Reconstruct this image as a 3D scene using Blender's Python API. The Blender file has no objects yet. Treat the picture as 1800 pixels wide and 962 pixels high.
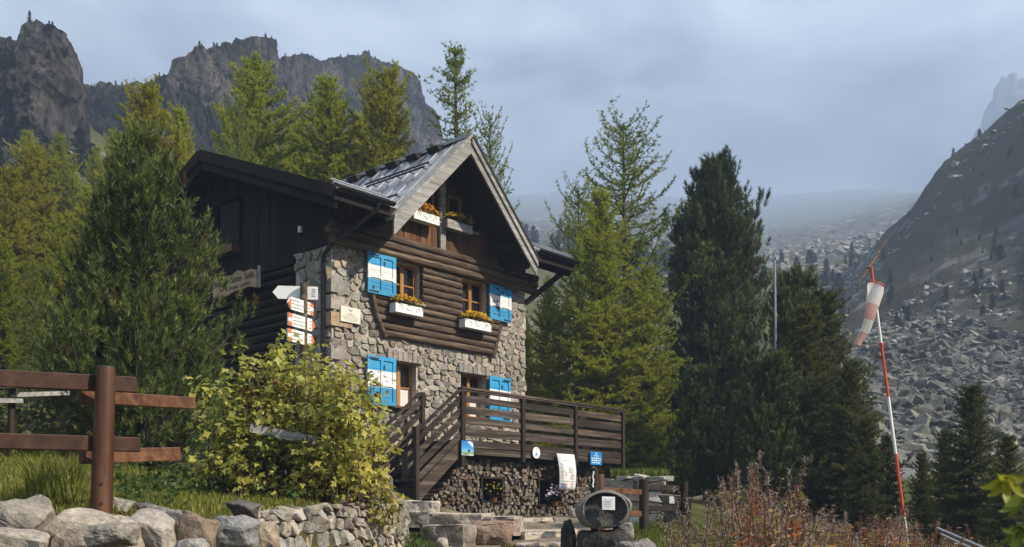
import bpy, bmesh, math, random
import numpy as np
from mathutils import Vector, Matrix

sc = bpy.context.scene
# ------------------------------------------------------------------ camera
F, V0, EYE = 1700.0, 905.0, 1.6           # focal length and horizon of the photo in its own pixels, eye height
cam = bpy.data.cameras.new('camera'); cam_o = bpy.data.objects.new('camera', cam)
sc.collection.objects.link(cam_o); sc.camera = cam_o
cam_o.location = (0, 0, EYE); cam_o.rotation_euler = (math.radians(90), 0, 0)
cam.sensor_width = 36; cam.lens = 36 * F / 1800; cam.shift_y = (V0 - 481) / 1800
cam.clip_start = .1; cam.clip_end = 4000
cam.dof.use_dof = True; cam.dof.focus_distance = 19; cam.dof.aperture_fstop = 5.0
# ------------------------------------------------------------------ sky, sun, exposure
SUN_EL, SUN_AZ = math.radians(39), math.radians(112)      # azimuth from +Y towards +X
W = bpy.data.worlds.new('World'); sc.world = W; W.use_nodes = True
nt = W.node_tree; nt.nodes.clear()
def N(t, **k):
    n = nt.nodes.new(t)
    for a, b in k.items(): setattr(n, a, b)
    return n
wo = N('ShaderNodeOutputWorld'); bg = N('ShaderNodeBackground'); bg.inputs[1].default_value = .05
sky = N('ShaderNodeTexSky', sky_type='NISHITA', sun_disc=False, sun_elevation=SUN_EL, sun_rotation=SUN_AZ)
sky.altitude = 1900; sky.air_density = 1.0; sky.dust_density = 2.0
tc = N('ShaderNodeTexCoord'); mp = N('ShaderNodeMapping'); mp.inputs['Scale'].default_value = (1.6, 1.6, 3.2)
nz = N('ShaderNodeTexNoise'); nz.inputs['Scale'].default_value = 2.6; nz.inputs['Detail'].default_value = 6
nz.inputs['Roughness'].default_value = .5; nz.inputs['Distortion'].default_value = .4
rp = N('ShaderNodeValToRGB'); rp.color_ramp.elements[0].position = .36; rp.color_ramp.elements[1].position = .72
rp.color_ramp.elements[0].color = (.75, .95, 1.25, 1); rp.color_ramp.elements[1].color = (12.0, 13.0, 14.0, 1)
mx = N('ShaderNodeMix', data_type='RGBA'); mx.inputs[0].default_value = .82
L = nt.links.new
sx = N('ShaderNodeSeparateXYZ'); hm = N('ShaderNodeMapRange'); hm.inputs[1].default_value = .12; hm.inputs[2].default_value = .42; hm.inputs[3].default_value = -.20; hm.inputs[4].default_value = .10
ad0 = N('ShaderNodeMath', operation='ADD')
L(tc.outputs['Generated'], mp.inputs[0]); L(mp.outputs[0], nz.inputs[0]); L(tc.outputs['Generated'], sx.inputs[0]); L(sx.outputs[2], hm.inputs[0])
L(nz.outputs[0], ad0.inputs[0]); L(hm.outputs[0], ad0.inputs[1]); L(ad0.outputs[0], rp.inputs[0])
L(sky.outputs[0], mx.inputs[6]); L(rp.outputs[0], mx.inputs[7]); L(mx.outputs[2], bg.inputs[0]); L(bg.outputs[0], wo.inputs[0])
sun = bpy.data.lights.new('sun', 'SUN'); sun.energy = 5.0; sun.angle = math.radians(.6); sun.color = (1, .89, .72)
sun_o = bpy.data.objects.new('sun', sun); sc.collection.objects.link(sun_o)
sd = Vector((math.sin(SUN_AZ) * math.cos(SUN_EL), math.cos(SUN_AZ) * math.cos(SUN_EL), math.sin(SUN_EL)))
sun_o.rotation_euler = sd.to_track_quat('Z', 'Y').to_euler(); sun_o.location = (40, -5, 60)
sc.view_settings.view_transform = 'Standard'; sc.view_settings.look = 'None'
sc.view_settings.exposure = 2.2; sc.view_settings.gamma = 1; sc.view_settings.use_curve_mapping = False
sc.render.engine = 'CYCLES'
cy = sc.cycles; cy.max_bounces = 5; cy.diffuse_bounces = 2; cy.glossy_bounces = 2; cy.transmission_bounces = 3
cy.transparent_max_bounces = 6; cy.volume_bounces = 0; cy.use_denoising = True; cy.caustics_reflective = False; cy.caustics_refractive = False
HAZE_DENSITY = .00175

# ------------------------------------------------------------------ helpers
def at(u, v, Y):                           # a point of the place seen at photo pixel (u, v), Y metres in front of the lens
    return Vector(((u - 900) / F * Y, Y, EYE + (V0 - v) / F * Y))
def zz(v, Y): return EYE + (V0 - v) / F * Y

def setp(o, label=None, cat=None, group=None, kind=None):
    if label: o['label'] = label
    if cat: o['category'] = cat
    if group: o['group'] = group
    if kind: o['kind'] = kind
    return o
def link(o, parent=None):
    sc.collection.objects.link(o)
    if parent is not None: o.parent = parent
    return o
def empty(name, loc=(0, 0, 0), rz=0, label=None, cat=None, group=None):
    o = bpy.data.objects.new(name, None); o.empty_display_size = .2
    o.location = loc; o.rotation_euler = (0, 0, rz)
    return setp(link(o), label, cat, group)
def dup(o, loc=None, rot=None, scale=None, label=None, group=None):
    c = o.copy(); sc.collection.objects.link(c)
    if loc is not None: c.location = loc
    if rot is not None: c.rotation_euler = rot
    if scale is not None: c.scale = scale
    if label: c['label'] = label
    if group: c['group'] = group
    for ch in list(o.children):
        d = ch.copy(); sc.collection.objects.link(d); d.parent = c
        for g in list(ch.children):
            e = g.copy(); sc.collection.objects.link(e); e.parent = d
    return c

def mesh_np(name, V, Fc, col=None, smooth=False):
    me = bpy.data.meshes.new(name)
    V = np.asarray(V, np.float32); Fc = np.asarray(Fc, np.int32); k = Fc.shape[1]
    me.vertices.add(len(V)); me.vertices.foreach_set('co', V.ravel())
    me.loops.add(Fc.size); me.loops.foreach_set('vertex_index', Fc.ravel())
    me.polygons.add(len(Fc)); me.polygons.foreach_set('loop_start', np.arange(0, Fc.size, k, dtype=np.int32))
    me.polygons.foreach_set('loop_total', np.full(len(Fc), k, np.int32))
    if smooth: me.polygons.foreach_set('use_smooth', np.ones(len(Fc), bool))
    me.update(calc_edges=True)
    if col is not None:
        a = me.color_attributes.new('Col', 'FLOAT_COLOR', 'POINT')
        c = np.asarray(col, np.float32)
        if c.shape[1] == 3: c = np.hstack([c, np.ones((len(c), 1), np.float32)])
        a.data.foreach_set('color', c.ravel())
    return me
def put(name, me, mat=None, parent=None, loc=None, rot=None):
    o = bpy.data.objects.new(name, me)
    if mat is not None:
        for m in (mat if isinstance(mat, (list, tuple)) else [mat]): me.materials.append(m)
    if loc is not None: o.location = loc
    if rot is not None: o.rotation_euler = rot
    return link(o, parent)

class MB:
    """collects boxes, prisms, tubes and loose faces into ONE mesh"""
    def __init__(s): s.v, s.f, s.mi, s.c, s.sm = [], [], [], [], []
    def add(s, vs, fs, m=0, col=None, sm=False):
        b = len(s.v); s.v += [tuple(x) for x in vs]
        s.f += [tuple(i + b for i in f) for f in fs]; s.mi += [m] * len(fs); s.sm += [sm] * len(fs)
        s.c += [tuple(col) if col is not None else (1, 1, 1)] * len(vs)
    def box(s, x0, x1, y0, y1, z0, z1, m=0, col=None, M=None):
        vs = [Vector(p) for p in ((x0,y0,z0),(x1,y0,z0),(x1,y1,z0),(x0,y1,z0),(x0,y0,z1),(x1,y0,z1),(x1,y1,z1),(x0,y1,z1))]
        if M is not None: vs = [M @ p for p in vs]
        s.add(vs, [(0,3,2,1),(4,5,6,7),(0,1,5,4),(1,2,6,5),(2,3,7,6),(3,0,4,7)], m, col)
    def prism(s, poly, off, m=0, col=None):            # poly: 3-D outline, off: extrusion vector
        n = len(poly); a = [Vector(p) for p in poly]; b = [p + Vector(off) for p in a]
        fs = [tuple(range(n))[::-1], tuple(range(n, 2 * n))] + [(i, (i+1) % n, n + (i+1) % n, n + i) for i in range(n)]
        s.add(a + b, fs, m, col)
    def bar(s, p, q, w, h, up=(0, 0, 1), m=0, col=None):   # rectangular bar from p to q
        p, q = Vector(p), Vector(q); d = (q - p).normalized(); up = Vector(up)
        sx = d.cross(up).normalized() * (w / 2); sy = sx.cross(d).normalized() * (h / 2)
        s.prism([p - sx - sy, p + sx - sy, p + sx + sy, p - sx + sy], q - p, m, col)
    def tube(s, path, rad, n=8, m=0, col=None, cap=True, wob=0, rng=None):
        path = [Vector(p) for p in path]; k = len(path)
        rad = rad if isinstance(rad, (list, tuple)) else [rad] * k
        vs = []; ref = None
        for i, p in enumerate(path):
            d = (path[min(i+1, k-1)] - path[max(i-1, 0)]).normalized()
            if ref is None: ref = d.orthogonal().normalized()
            ref = (ref - d * ref.dot(d)).normalized(); bi = d.cross(ref)
            for j in range(n):
                a = 2 * math.pi * j / n
                r = rad[i] * (1 + (rng.uniform(-wob, wob) if rng else 0))
                vs.append(p + (ref * math.cos(a) + bi * math.sin(a)) * r)
        fs = [(i*n + j, i*n + (j+1) % n, (i+1)*n + (j+1) % n, (i+1)*n + j) for i in range(k-1) for j in range(n)]
        s.add(vs, fs, m, col, True)
        if cap:
            s.add([vs[j] for j in range(n)], [tuple(range(n))[::-1]], m, col)
            s.add([vs[(k-1)*n + j] for j in range(n)], [tuple(range(n))], m, col)
    def build(s, name, mat, parent=None, bevel=0, loc=None, rot=None):
        me = bpy.data.meshes.new(name); me.from_pydata(s.v, [], s.f)
        for m in (mat if isinstance(mat, (list, tuple)) else [mat]): me.materials.append(m)
        me.polygons.foreach_set('material_index', s.mi); me.polygons.foreach_set('use_smooth', s.sm)
        a = me.color_attributes.new('Col', 'FLOAT_COLOR', 'POINT')
        a.data.foreach_set('color', np.hstack([np.array(s.c, np.float32), np.ones((len(s.c), 1), np.float32)]).ravel())
        me.update()
        o = bpy.data.objects.new(name, me)
        if loc is not None: o.location = loc
        if rot is not None: o.rotation_euler = rot
        link(o, parent)
        if bevel:
            b = o.modifiers.new('edge', 'BEVEL'); b.width = bevel; b.segments = 2; b.limit_method = 'ANGLE'; b.angle_limit = .6
        return o

# value noise -----------------------------------------------------------
def _h(ix, iy, iz, seed):
    n = (ix * 374761393 + iy * 668265263 + iz * 2147483647 + seed * 1274126177) & 0xffffffff
    n = ((n ^ (n >> 13)) * 1274126177) & 0xffffffff
    n = ((n ^ (n >> 16)) * 2246822519) & 0xffffffff
    return ((n ^ (n >> 15)) & 0xffff) / 65535.0
def vnoise(P, seed=0):
    P = np.asarray(P, float); i = np.floor(P).astype(np.int64); f = P - i; f = f * f * (3 - 2 * f); r = 0
    for a in (0, 1):
        for b in (0, 1):
            for c in (0, 1):
                w = (f[:, 0] if a else 1 - f[:, 0]) * (f[:, 1] if b else 1 - f[:, 1]) * (f[:, 2] if c else 1 - f[:, 2])
                r = r + w * _h(i[:, 0] + a, i[:, 1] + b, i[:, 2] + c, seed)
    return r * 2 - 1
def fbm(P, oct=4, seed=0, ridge=False, gain=.5):
    P = np.asarray(P, float); r = np.zeros(len(P)); a = 1.0
    for o in range(oct):
        n = vnoise(P * 2.03 ** o + 17.3 * o, seed + o)
        r += a * ((1 - 2 * np.abs(n)) if ridge else n); a *= gain
    return r
def in_poly(px, py, poly):
    c = np.zeros(len(px), bool); n = len(poly)
    for i in range(n):
        (x0, y0), (x1, y1) = poly[i], poly[(i + 1) % n]
        t = ((y0 > py) != (y1 > py))
        xs = (x1 - x0) * (py - y0) / (y1 - y0 + 1e-12) + x0
        c ^= t & (px < xs)
    return c

# ------------------------------------------------------------------ materials
def new_mat(name):
    m = bpy.data.materials.new(name); m.use_nodes = True
    n = m.node_tree.nodes; l = m.node_tree.links
    return m, n, l, n['Principled BSDF']
def ramp(n, stops):
    r = n.new('ShaderNodeValToRGB'); e = r.color_ramp.elements
    while len(e) < len(stops): e.new(.5)
    for x, (p, c) in zip(e, stops): x.position = p; x.color = (*c, 1)
    return r
def noise_node(n, l, scale, detail=5, rough=.6, coord='Object', stretch=(1, 1, 1), dist=0, src=None):
    if src is None:
        t = n.new('ShaderNodeTexCoord'); mpn = n.new('ShaderNodeMapping'); mpn.inputs['Scale'].default_value = stretch
        l.new(t.outputs[coord], mpn.inputs[0]); src = mpn.outputs[0]
    x = n.new('ShaderNodeTexNoise'); x.inputs['Scale'].default_value = scale; x.inputs['Detail'].default_value = detail
    x.inputs['Roughness'].default_value = rough; x.inputs['Distortion'].default_value = dist
    l.new(src, x.inputs[0]); return x
def mixc(n, l, fac, a, b, mode='MIX'):
    x = n.new('ShaderNodeMix'); x.data_type = 'RGBA'; x.blend_type = mode
    for s, v in ((0, fac), (6, a), (7, b)):
        if hasattr(v, 'links') or hasattr(v, 'is_linked'): l.new(v, x.inputs[s])
        elif s == 0: x.inputs[0].default_value = v
        else: x.inputs[s].default_value = (*v, 1)
    return x.outputs[2]
def bump(n, l, h, strength, dist, b):
    x = n.new('ShaderNodeBump'); x.inputs['Strength'].default_value = strength; x.inputs['Distance'].default_value = dist
    l.new(h, x.inputs['Height']); l.new(x.outputs[0], b.inputs['Normal'])
def wood(name, dark, mid, light, axis='x', rough=.75, grain=22, wear=.5, vcol=False):
    """weathered wood with grain along one local axis"""
    m, n, l, b = new_mat(name)
    st = {'x': (.06, 1, 1), 'y': (1, .06, 1), 'z': (1, 1, .06)}[axis]
    g = noise_node(n, l, grain, 6, .65, stretch=st, dist=.6)
    big = noise_node(n, l, 1.7, 4, .6, stretch=st)
    r = ramp(n, [(.28, dark), (.5, mid), (.74, light)]); l.new(g.outputs[0], r.inputs[0])
    r2 = ramp(n, [(.35, (.55, .55, .55)), (.65, (1.2, 1.2, 1.2))]); l.new(big.outputs[0], r2.inputs[0])
    c = mixc(n, l, wear, r.outputs[0], r2.outputs[0], 'MULTIPLY')
    if vcol:
        at_ = n.new('ShaderNodeAttribute'); at_.attribute_name = 'Col'; c = mixc(n, l, 1.0, c, at_.outputs[0], 'MULTIPLY')
    l.new(c, b.inputs['Base Color']); b.inputs['Roughness'].default_value = rough; b.inputs['Specular IOR Level'].default_value = .22
    bump(n, l, g.outputs[0], .6, .006, b); return m
def plain(name, c, rough=.6, metal=0, var=.25, scale=9, spec=.4):
    m, n, l, b = new_mat(name)
    g = noise_node(n, l, scale, 5, .6)
    r = ramp(n, [(.3, tuple(x * (1 - var) for x in c)), (.7, tuple(min(1, x * (1 + var)) for x in c))]); l.new(g.outputs[0], r.inputs[0])
    l.new(r.outputs[0], b.inputs['Base Color']); b.inputs['Roughness'].default_value = rough; b.inputs['Metallic'].default_value = metal
    b.inputs['Specular IOR Level'].default_value = spec
    return m
def stone_mat(name, moss=0, scale=1.0, lichen=.5, vary=False):
    m, n, l, b = new_mat(name)
    at_ = n.new('ShaderNodeAttribute'); at_.attribute_name = 'Col'
    g = noise_node(n, l, 9 * scale, 8, .7); h = noise_node(n, l, 38 * scale, 5, .7)
    r = ramp(n, [(.25, (.48, .47, .46)), (.5, (.95, .94, .92)), (.75, (1.45, 1.42, 1.36))]); l.new(g.outputs[0], r.inputs[0])
    c = mixc(n, l, 1.0, at_.outputs[0], r.outputs[0], 'MULTIPLY')
    r2 = ramp(n, [(.35, (.7, .7, .7)), (.65, (1.2, 1.2, 1.2))]); l.new(h.outputs[0], r2.inputs[0])
    c = mixc(n, l, .8, c, r2.outputs[0], 'MULTIPLY')
    li = noise_node(n, l, 3.1 * scale, 6, .75); lr = ramp(n, [(.60, (0, 0, 0)), (.68, (1, 1, 1))]); l.new(li.outputs[0], lr.inputs[0])
    lm = n.new('ShaderNodeMath'); lm.operation = 'MULTIPLY'; l.new(lr.outputs[0], lm.inputs[0]); lm.inputs[1].default_value = lichen
    c = mixc(n, l, lm.outputs[0], c, (.36, .36, .32))
    if moss:
        ms = noise_node(n, l, 2.2 * scale, 6, .7); mr = ramp(n, [(.56, (0, 0, 0)), (.66, (1, 1, 1))]); l.new(ms.outputs[0], mr.inputs[0])
        mm = n.new('ShaderNodeMath'); mm.operation = 'MULTIPLY'; l.new(mr.outputs[0], mm.inputs[0]); mm.inputs[1].default_value = moss
        c = mixc(n, l, mm.outputs[0], c, (.06, .075, .02))
    if vary:
        oi = n.new('ShaderNodeObjectInfo'); rv = ramp(n, [(0, (.5, .5, .5)), (1, (1.5, 1.48, 1.4))]); l.new(oi.outputs['Random'], rv.inputs[0]); c = mixc(n, l, 1.0, c, rv.outputs[0], 'MULTIPLY')
    l.new(c, b.inputs['Base Color']); b.inputs['Roughness'].default_value = .9; b.inputs['Specular IOR Level'].default_value = .25
    ad = n.new('ShaderNodeMath'); ad.operation = 'ADD'; l.new(g.outputs[0], ad.inputs[0]); l.new(h.outputs[0], ad.inputs[1])
    bump(n, l, ad.outputs[0], .7, .018 / scale, b); return m
def leaf_mat(name, trans=.35, rough=.55, spec=.25, tint=(1, 1, 1)):
    m, n, l, b = new_mat(name)
    at_ = n.new('ShaderNodeAttribute'); at_.attribute_name = 'Col'
    oi = n.new('ShaderNodeObjectInfo'); r = ramp(n, [(0, (.82, .86, .9)), (1, (1.15, 1.1, 1.0))]); l.new(oi.outputs['Random'], r.inputs[0])
    c = mixc(n, l, 1.0, at_.outputs[0], r.outputs[0], 'MULTIPLY')
    if tint != (1, 1, 1): c = mixc(n, l, 1.0, c, tint, 'MULTIPLY')
    l.new(c, b.inputs['Base Color']); b.inputs['Roughness'].default_value = rough; b.inputs['Specular IOR Level'].default_value = spec
    t = n.new('ShaderNodeBsdfTranslucent'); l.new(c, t.inputs[0])
    mxs = n.new('ShaderNodeMixShader'); mxs.inputs[0].default_value = trans
    l.new(b.outputs[0], mxs.inputs[1]); l.new(t.outputs[0], mxs.inputs[2])
    l.new(mxs.outputs[0], n['Material Output'].inputs[0]); return m

M = {}
M['stone'] = stone_mat('masonry_stone', 0)
M['stone_moss'] = stone_mat('field_stone', .55)
M['boulder'] = stone_mat('boulder_stone', .0, .6, .35)
M['talus'] = stone_mat('talus_stone', .25, .25, .3, True)
M['mortar'] = plain('mortar', (.42, .375, .325), .95, 0, .35, 14)
M['mortar_dark'] = plain('soil_joint', (.07, .06, .045), .95, 0, .5, 10)
M['log'] = wood('weathered_log', (.020, .014, .009), (.088, .061, .041), (.25, .19, .135), 'x', .85, 20, .7)
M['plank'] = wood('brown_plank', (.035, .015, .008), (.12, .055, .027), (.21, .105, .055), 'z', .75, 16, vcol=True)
M['dark_plank'] = wood('dark_plank', (.008, .006, .005), (.018, .013, .010), (.032, .023, .017), 'z', .9, 14, vcol=True)  # dark boards, colour lowered further to paint in the side wall's shadow
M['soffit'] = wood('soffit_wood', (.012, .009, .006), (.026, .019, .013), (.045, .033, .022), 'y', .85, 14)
M['barge'] = wood('grey_board', (.15, .14, .13), (.30, .29, .275), (.46, .45, .43), 'x', .8, 12)
M['deck'] = wood('deck_wood', (.016, .011, .008), (.042, .031, .025), (.17, .145, .12), 'x', .7, 9, .8, vcol=True)
M['deck_post'] = wood('deck_post_wood', (.012, .008, .006), (.028, .019, .014), (.06, .043, .033), 'z', .7, 12)
M['metal_roof'] = plain('roof_metal', (.27, .28, .30), .5, .35, .35, 4)
M['gutter'] = plain('gutter_metal', (.035, .034, .034), .45, .6)
M['bright_metal'] = plain('galvanised_metal', (.36, .37, .39), .35, .9, .15)
M['frame'] = wood('window_frame_wood', (.22, .09, .02), (.36, .165, .045), (.46, .23, .07), 'z', .5, 10, .3)
M['dark'] = plain('dark_void', (.012, .011, .01), .9)  # near-black, stands in for shade in the roof vents and side window
M['curtain'] = plain('curtain_cloth', (.62, .62, .62), .9, 0, .12, 20)
def glass_mat():
    m, n, l, b = new_mat('window_glass'); b.inputs['Base Color'].default_value = (.012, .012, .013, 1)
    b.inputs['Roughness'].default_value = .06; b.inputs['Specular IOR Level'].default_value = .5; return m
M['glass'] = glass_mat()
M['fence'] = wood('fence_wood', (.045, .019, .010), (.125, .058, .031), (.24, .12, .066), 'x', .55, 9, .6)
M['fence_shaded'] = wood('shaded_fence_wood', (.02, .009, .006), (.052, .022, .013), (.09, .042, .026), 'x', .6, 9, .6)  # fence wood darkened: shade on these rails put into the colour
M['fence_post'] = wood('fence_post_wood', (.030, .013, .008), (.085, .038, .021), (.16, .078, .045), 'z', .5, 8, .6)
M['white'] = plain('white_paint', (.78, .78, .77), .55, 0, .06)
M['offwhite'] = plain('cream_plate', (.68, .64, .55), .6, 0, .06)
M['black'] = plain('dark_ink', (.03, .028, .026), .7)
M['grey_ink'] = plain('grey_ink', (.30, .30, .31), .7, 0, .1)
M['orange'] = plain('orange_paint', (.62, .17, .05), .6, 0, .1)
M['red'] = plain('red_paint', (.55, .075, .03), .5, 0, .15)
M['blue_sign'] = plain('blue_enamel', (.012, .20, .52), .45, 0, .08)
M['logo_blue'] = plain('logo_blue', (.02, .09, .38), .6)
M['logo_red'] = plain('logo_red', (.6, .05, .05), .6)
M['bark'] = wood('bark', (.03, .024, .018), (.075, .062, .05), (.14, .12, .10), 'z', .95, 7)
M['larch'] = leaf_mat('larch_needles', .48)
M['pine'] = leaf_mat('pine_needles', .22, .5, .3)
M['leaf'] = leaf_mat('broad_leaf', .45, .45, .3)
M['grass'] = leaf_mat('grass_blade', .40)
M['petal'] = leaf_mat('petal', .3, .6, .2)
# ------------------------------------------------------------------ terrain
COLS = []          # (angle, [(r, z)...])  the ground's profile along each bearing
def col_u(u, pts):
    th = math.atan((u - 900) / F); COLS.append((th, [(Y / math.cos(th), z) for Y, z in pts]))
def col_a(deg, pts): COLS.append((math.radians(deg), pts))
col_a(-180, [(0, 0), (60, -1), (700, -2)])
col_a(-110, [(0, .2), (10, 1.0), (60, 8), (700, 60)])
col_a(-60, [(0, .6), (10, 1.8), (25, 4.5), (60, 18), (150, 55), (700, 100)])
col_u(-500, [(0, .8), (7, 1.6), (12, 2.3), (25, 5), (45, 12), (80, 32), (100, 42), (150, 60), (560, 80)])
L0 = [(0, 1.2), (7.4, 1.58), (9, 1.75), (11, 2.05), (16, 2.9), (25, 4.9), (40, 10), (60, 19), (78, zz(335, 78)), (92, zz(262, 92)), (140, 60), (560, 75)]
col_u(0, L0)
col_u(150, [(0, 1.2), (7.4, 1.58), (9, 1.72), (11, 2.0), (16, 2.8), (25, 4.5), (40, 9), (60, 17.5), (78, zz(350, 78)), (94, zz(275, 94)), (140, 60), (560, 75)])
col_u(350, [(0, 1.2), (8, 1.58), (11, 1.85), (16, 2.35), (20, 2.6), (28, 4), (40, 7.5), (70, 19), (122, zz(335, 122)), (200, 75), (560, 90)])
col_u(560, [(0, 1.2), (9, 1.58), (12, 1.8), (18, 2.0), (22, 2.2), (30, 4), (40, 7), (80, 21), (160, zz(345, 160)), (230, 85), (560, 110)])
col_u(690, [(0, 0), (12, .96), (16, 1.75), (18, 2.0), (22, 2.2), (30, 4), (40, 7), (80, 20), (200, zz(340, 200)), (300, 100), (560, 130)])
col_u(760, [(0, 0), (14, 1.08), (16, 1.3), (18, 1.55), (22, 2.0), (30, 4), (60, 13), (150, 45), (230, zz(400, 230)), (560, 185)])
col_u(870, [(0, 0), (14, 1.08), (18.5, 1.42), (24, 1.42), (28, 2.4), (34, 4.4), (60, zz(600, 60)), (100, zz(520, 100)), (150, zz(455, 150)), (240, zz(432, 240)), (700, zz(383, 700)), (1500, zz(345, 1500)), (1580, 440)])
col_u(1000, [(0, 0), (14, 1.08), (19, 1.42), (25, 1.44), (28, 2.1), (32, 2.9), (60, zz(650, 60)), (100, zz(560, 100)), (160, zz(472, 160)), (240, zz(442, 240)), (700, zz(393, 700)), (1500, zz(335, 1500)), (1580, 440)])
col_u(1150, [(0, 0), (11, .92), (14, 1.2), (17.5, 1.5), (19, 1.9), (26, 2.2), (32, 2.6), (60, zz(700, 60)), (150, zz(520, 150)), (280, zz(470, 280)), (1500, zz(345, 1500)), (1580, 440)])
col_u(1350, [(0, 0), (9, .85), (14, 1.1), (20, 1.35), (40, 3), (80, zz(620, 80)), (150, zz(500, 150)), (240, zz(458, 240)), (700, zz(400, 700)), (1500, zz(345, 1500)), (1580, 440)])
col_u(1480, [(0, 0), (9, .85), (14, 1.0), (20, 1.1), (40, zz(830, 40)), (60, zz(765, 60)), (90, zz(655, 90)), (130, zz(545, 130)), (170, zz(480, 170)), (240, zz(438, 240)), (700, zz(380, 700)), (1500, zz(332, 1500)), (1580, 450)])
col_u(1560, [(0, 0), (9, .85), (14, 1.0), (20, 1.1), (34, 1.9), (55, zz(785, 55)), (85, zz(655, 85)), (115, zz(550, 115)), (140, zz(455, 140)), (158, zz(400, 158)), (178, 46), (240, zz(425, 240)), (700, zz(360, 700)), (1500, zz(332, 1500)), (1580, 450)])
col_u(1660, [(0, 0), (9, .85), (15, 1.0), (20, 1.1), (34, 1.8), (52, zz(800, 52)), (80, zz(670, 80)), (103, zz(560, 103)), (125, zz(420, 125)), (146, zz(285, 146)), (165, 53), (240, zz(400, 240)), (700, zz(338, 700)), (1500, zz(336, 1500)), (1580, 450)])
col_u(1800, [(0, 0), (9, .85), (20, 1.0), (34, 1.7), (45, 3.2), (60, zz(780, 60)), (80, zz(675, 80)), (100, zz(540, 100)), (115, zz(395, 115)), (127, zz(285, 127)), (142, zz(172, 142)), (165, 64), (240, 85), (700, 235), (1500, 490)])
col_u(2150, [(0, 0), (20, .6), (45, 3.0), (62, 9), (80, 22), (100, 44), (125, 75), (150, 92), (300, 110), (600, 150)])
col_a(52, [(0, 0), (20, .4), (50, 3), (70, 9), (95, 28), (130, 62), (170, 85), (300, 100), (600, 120)])
col_a(75, [(0, 0), (30, .4), (70, 4), (120, 24), (300, 70), (600, 90)])
col_a(110, [(0, 0), (60, 0), (300, 20), (700, 40)])
col_a(180.01, [(0, 0), (60, -1), (700, -2)])
_TH = np.array([c[0] for c in COLS])

WALL_LINE = [(-14, 5.6), (-6, 6.7), (-3.9, 7.3), (-2.75, 8.5), (-2.25, 9.5), (-1.75, 11.0), (-1.42, 12.6), (-1.55, 14.0), (-2.0, 15.6), (-2.6, 17.5), (-3.3, 19.5)]
def side_dist(x, y):                       # signed distance to the retaining wall's line, positive on the terrace
    best = np.full(len(x), 1e9); sg = np.zeros(len(x))
    for (ax, ay), (bx, by) in zip(WALL_LINE, WALL_LINE[1:]):
        dx, dy = bx - ax, by - ay; t = np.clip(((x - ax) * dx + (y - ay) * dy) / (dx*dx + dy*dy), 0, 1)
        qx, qy = ax + t * dx - x, ay + t * dy - y; d = np.hypot(qx, qy)
        s = dx * (y - ay) - dy * (x - ax)
        k = d < best; best = np.where(k, d, best); sg = np.where(k, np.sign(s), sg)
    return best * sg
def ground(x, y, rough=True):
    x = np.atleast_1d(np.asarray(x, float)); y = np.atleast_1d(np.asarray(y, float))
    r = np.hypot(x, y); th = np.arctan2(x, y)
    tab = np.stack([np.interp(r, [p[0] for p in c[1]], [p[1] for p in c[1]]) for c in COLS])
    k = np.clip(np.searchsorted(_TH, th) - 1, 0, len(_TH) - 2)
    f = np.clip((th - _TH[k]) / (_TH[k+1] - _TH[k]), 0, 1); i = np.arange(len(x))
    z = tab[k, i] * (1 - f) + tab[k + 1, i] * f
    near = y < 19
    zp = np.clip(.078 * y, -.2, 1.45)
    s = np.clip((side_dist(x, y) + .18) / .36, 0, 1); s = s * s * (3 - 2 * s)
    zt = np.where(near & (x < 1), np.maximum(z, 1.5), z)
    zlow = np.where(x < 1.2, zp, z)
    b = np.clip((19 - y) / 1.5, 0, 1) * np.clip((1.6 - x) / .8, 0, 1)
    z = z * (1 - b) + (zlow * (1 - s) + zt * s) * b
    if rough:
        P = np.stack([x, y, z * .4], 1)
        a = np.clip(.004 * r - .02, 0, 1.6)
        z = z + .035 * fbm(P * 1.3, 3, 5) + a * fbm(P * .09, 5, 9) + np.clip((r - 60) * .004, 0, .7) * fbm(P * .5, 3, 21)
    return z
def gz(x, y): return float(ground(x, y)[0])

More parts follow.
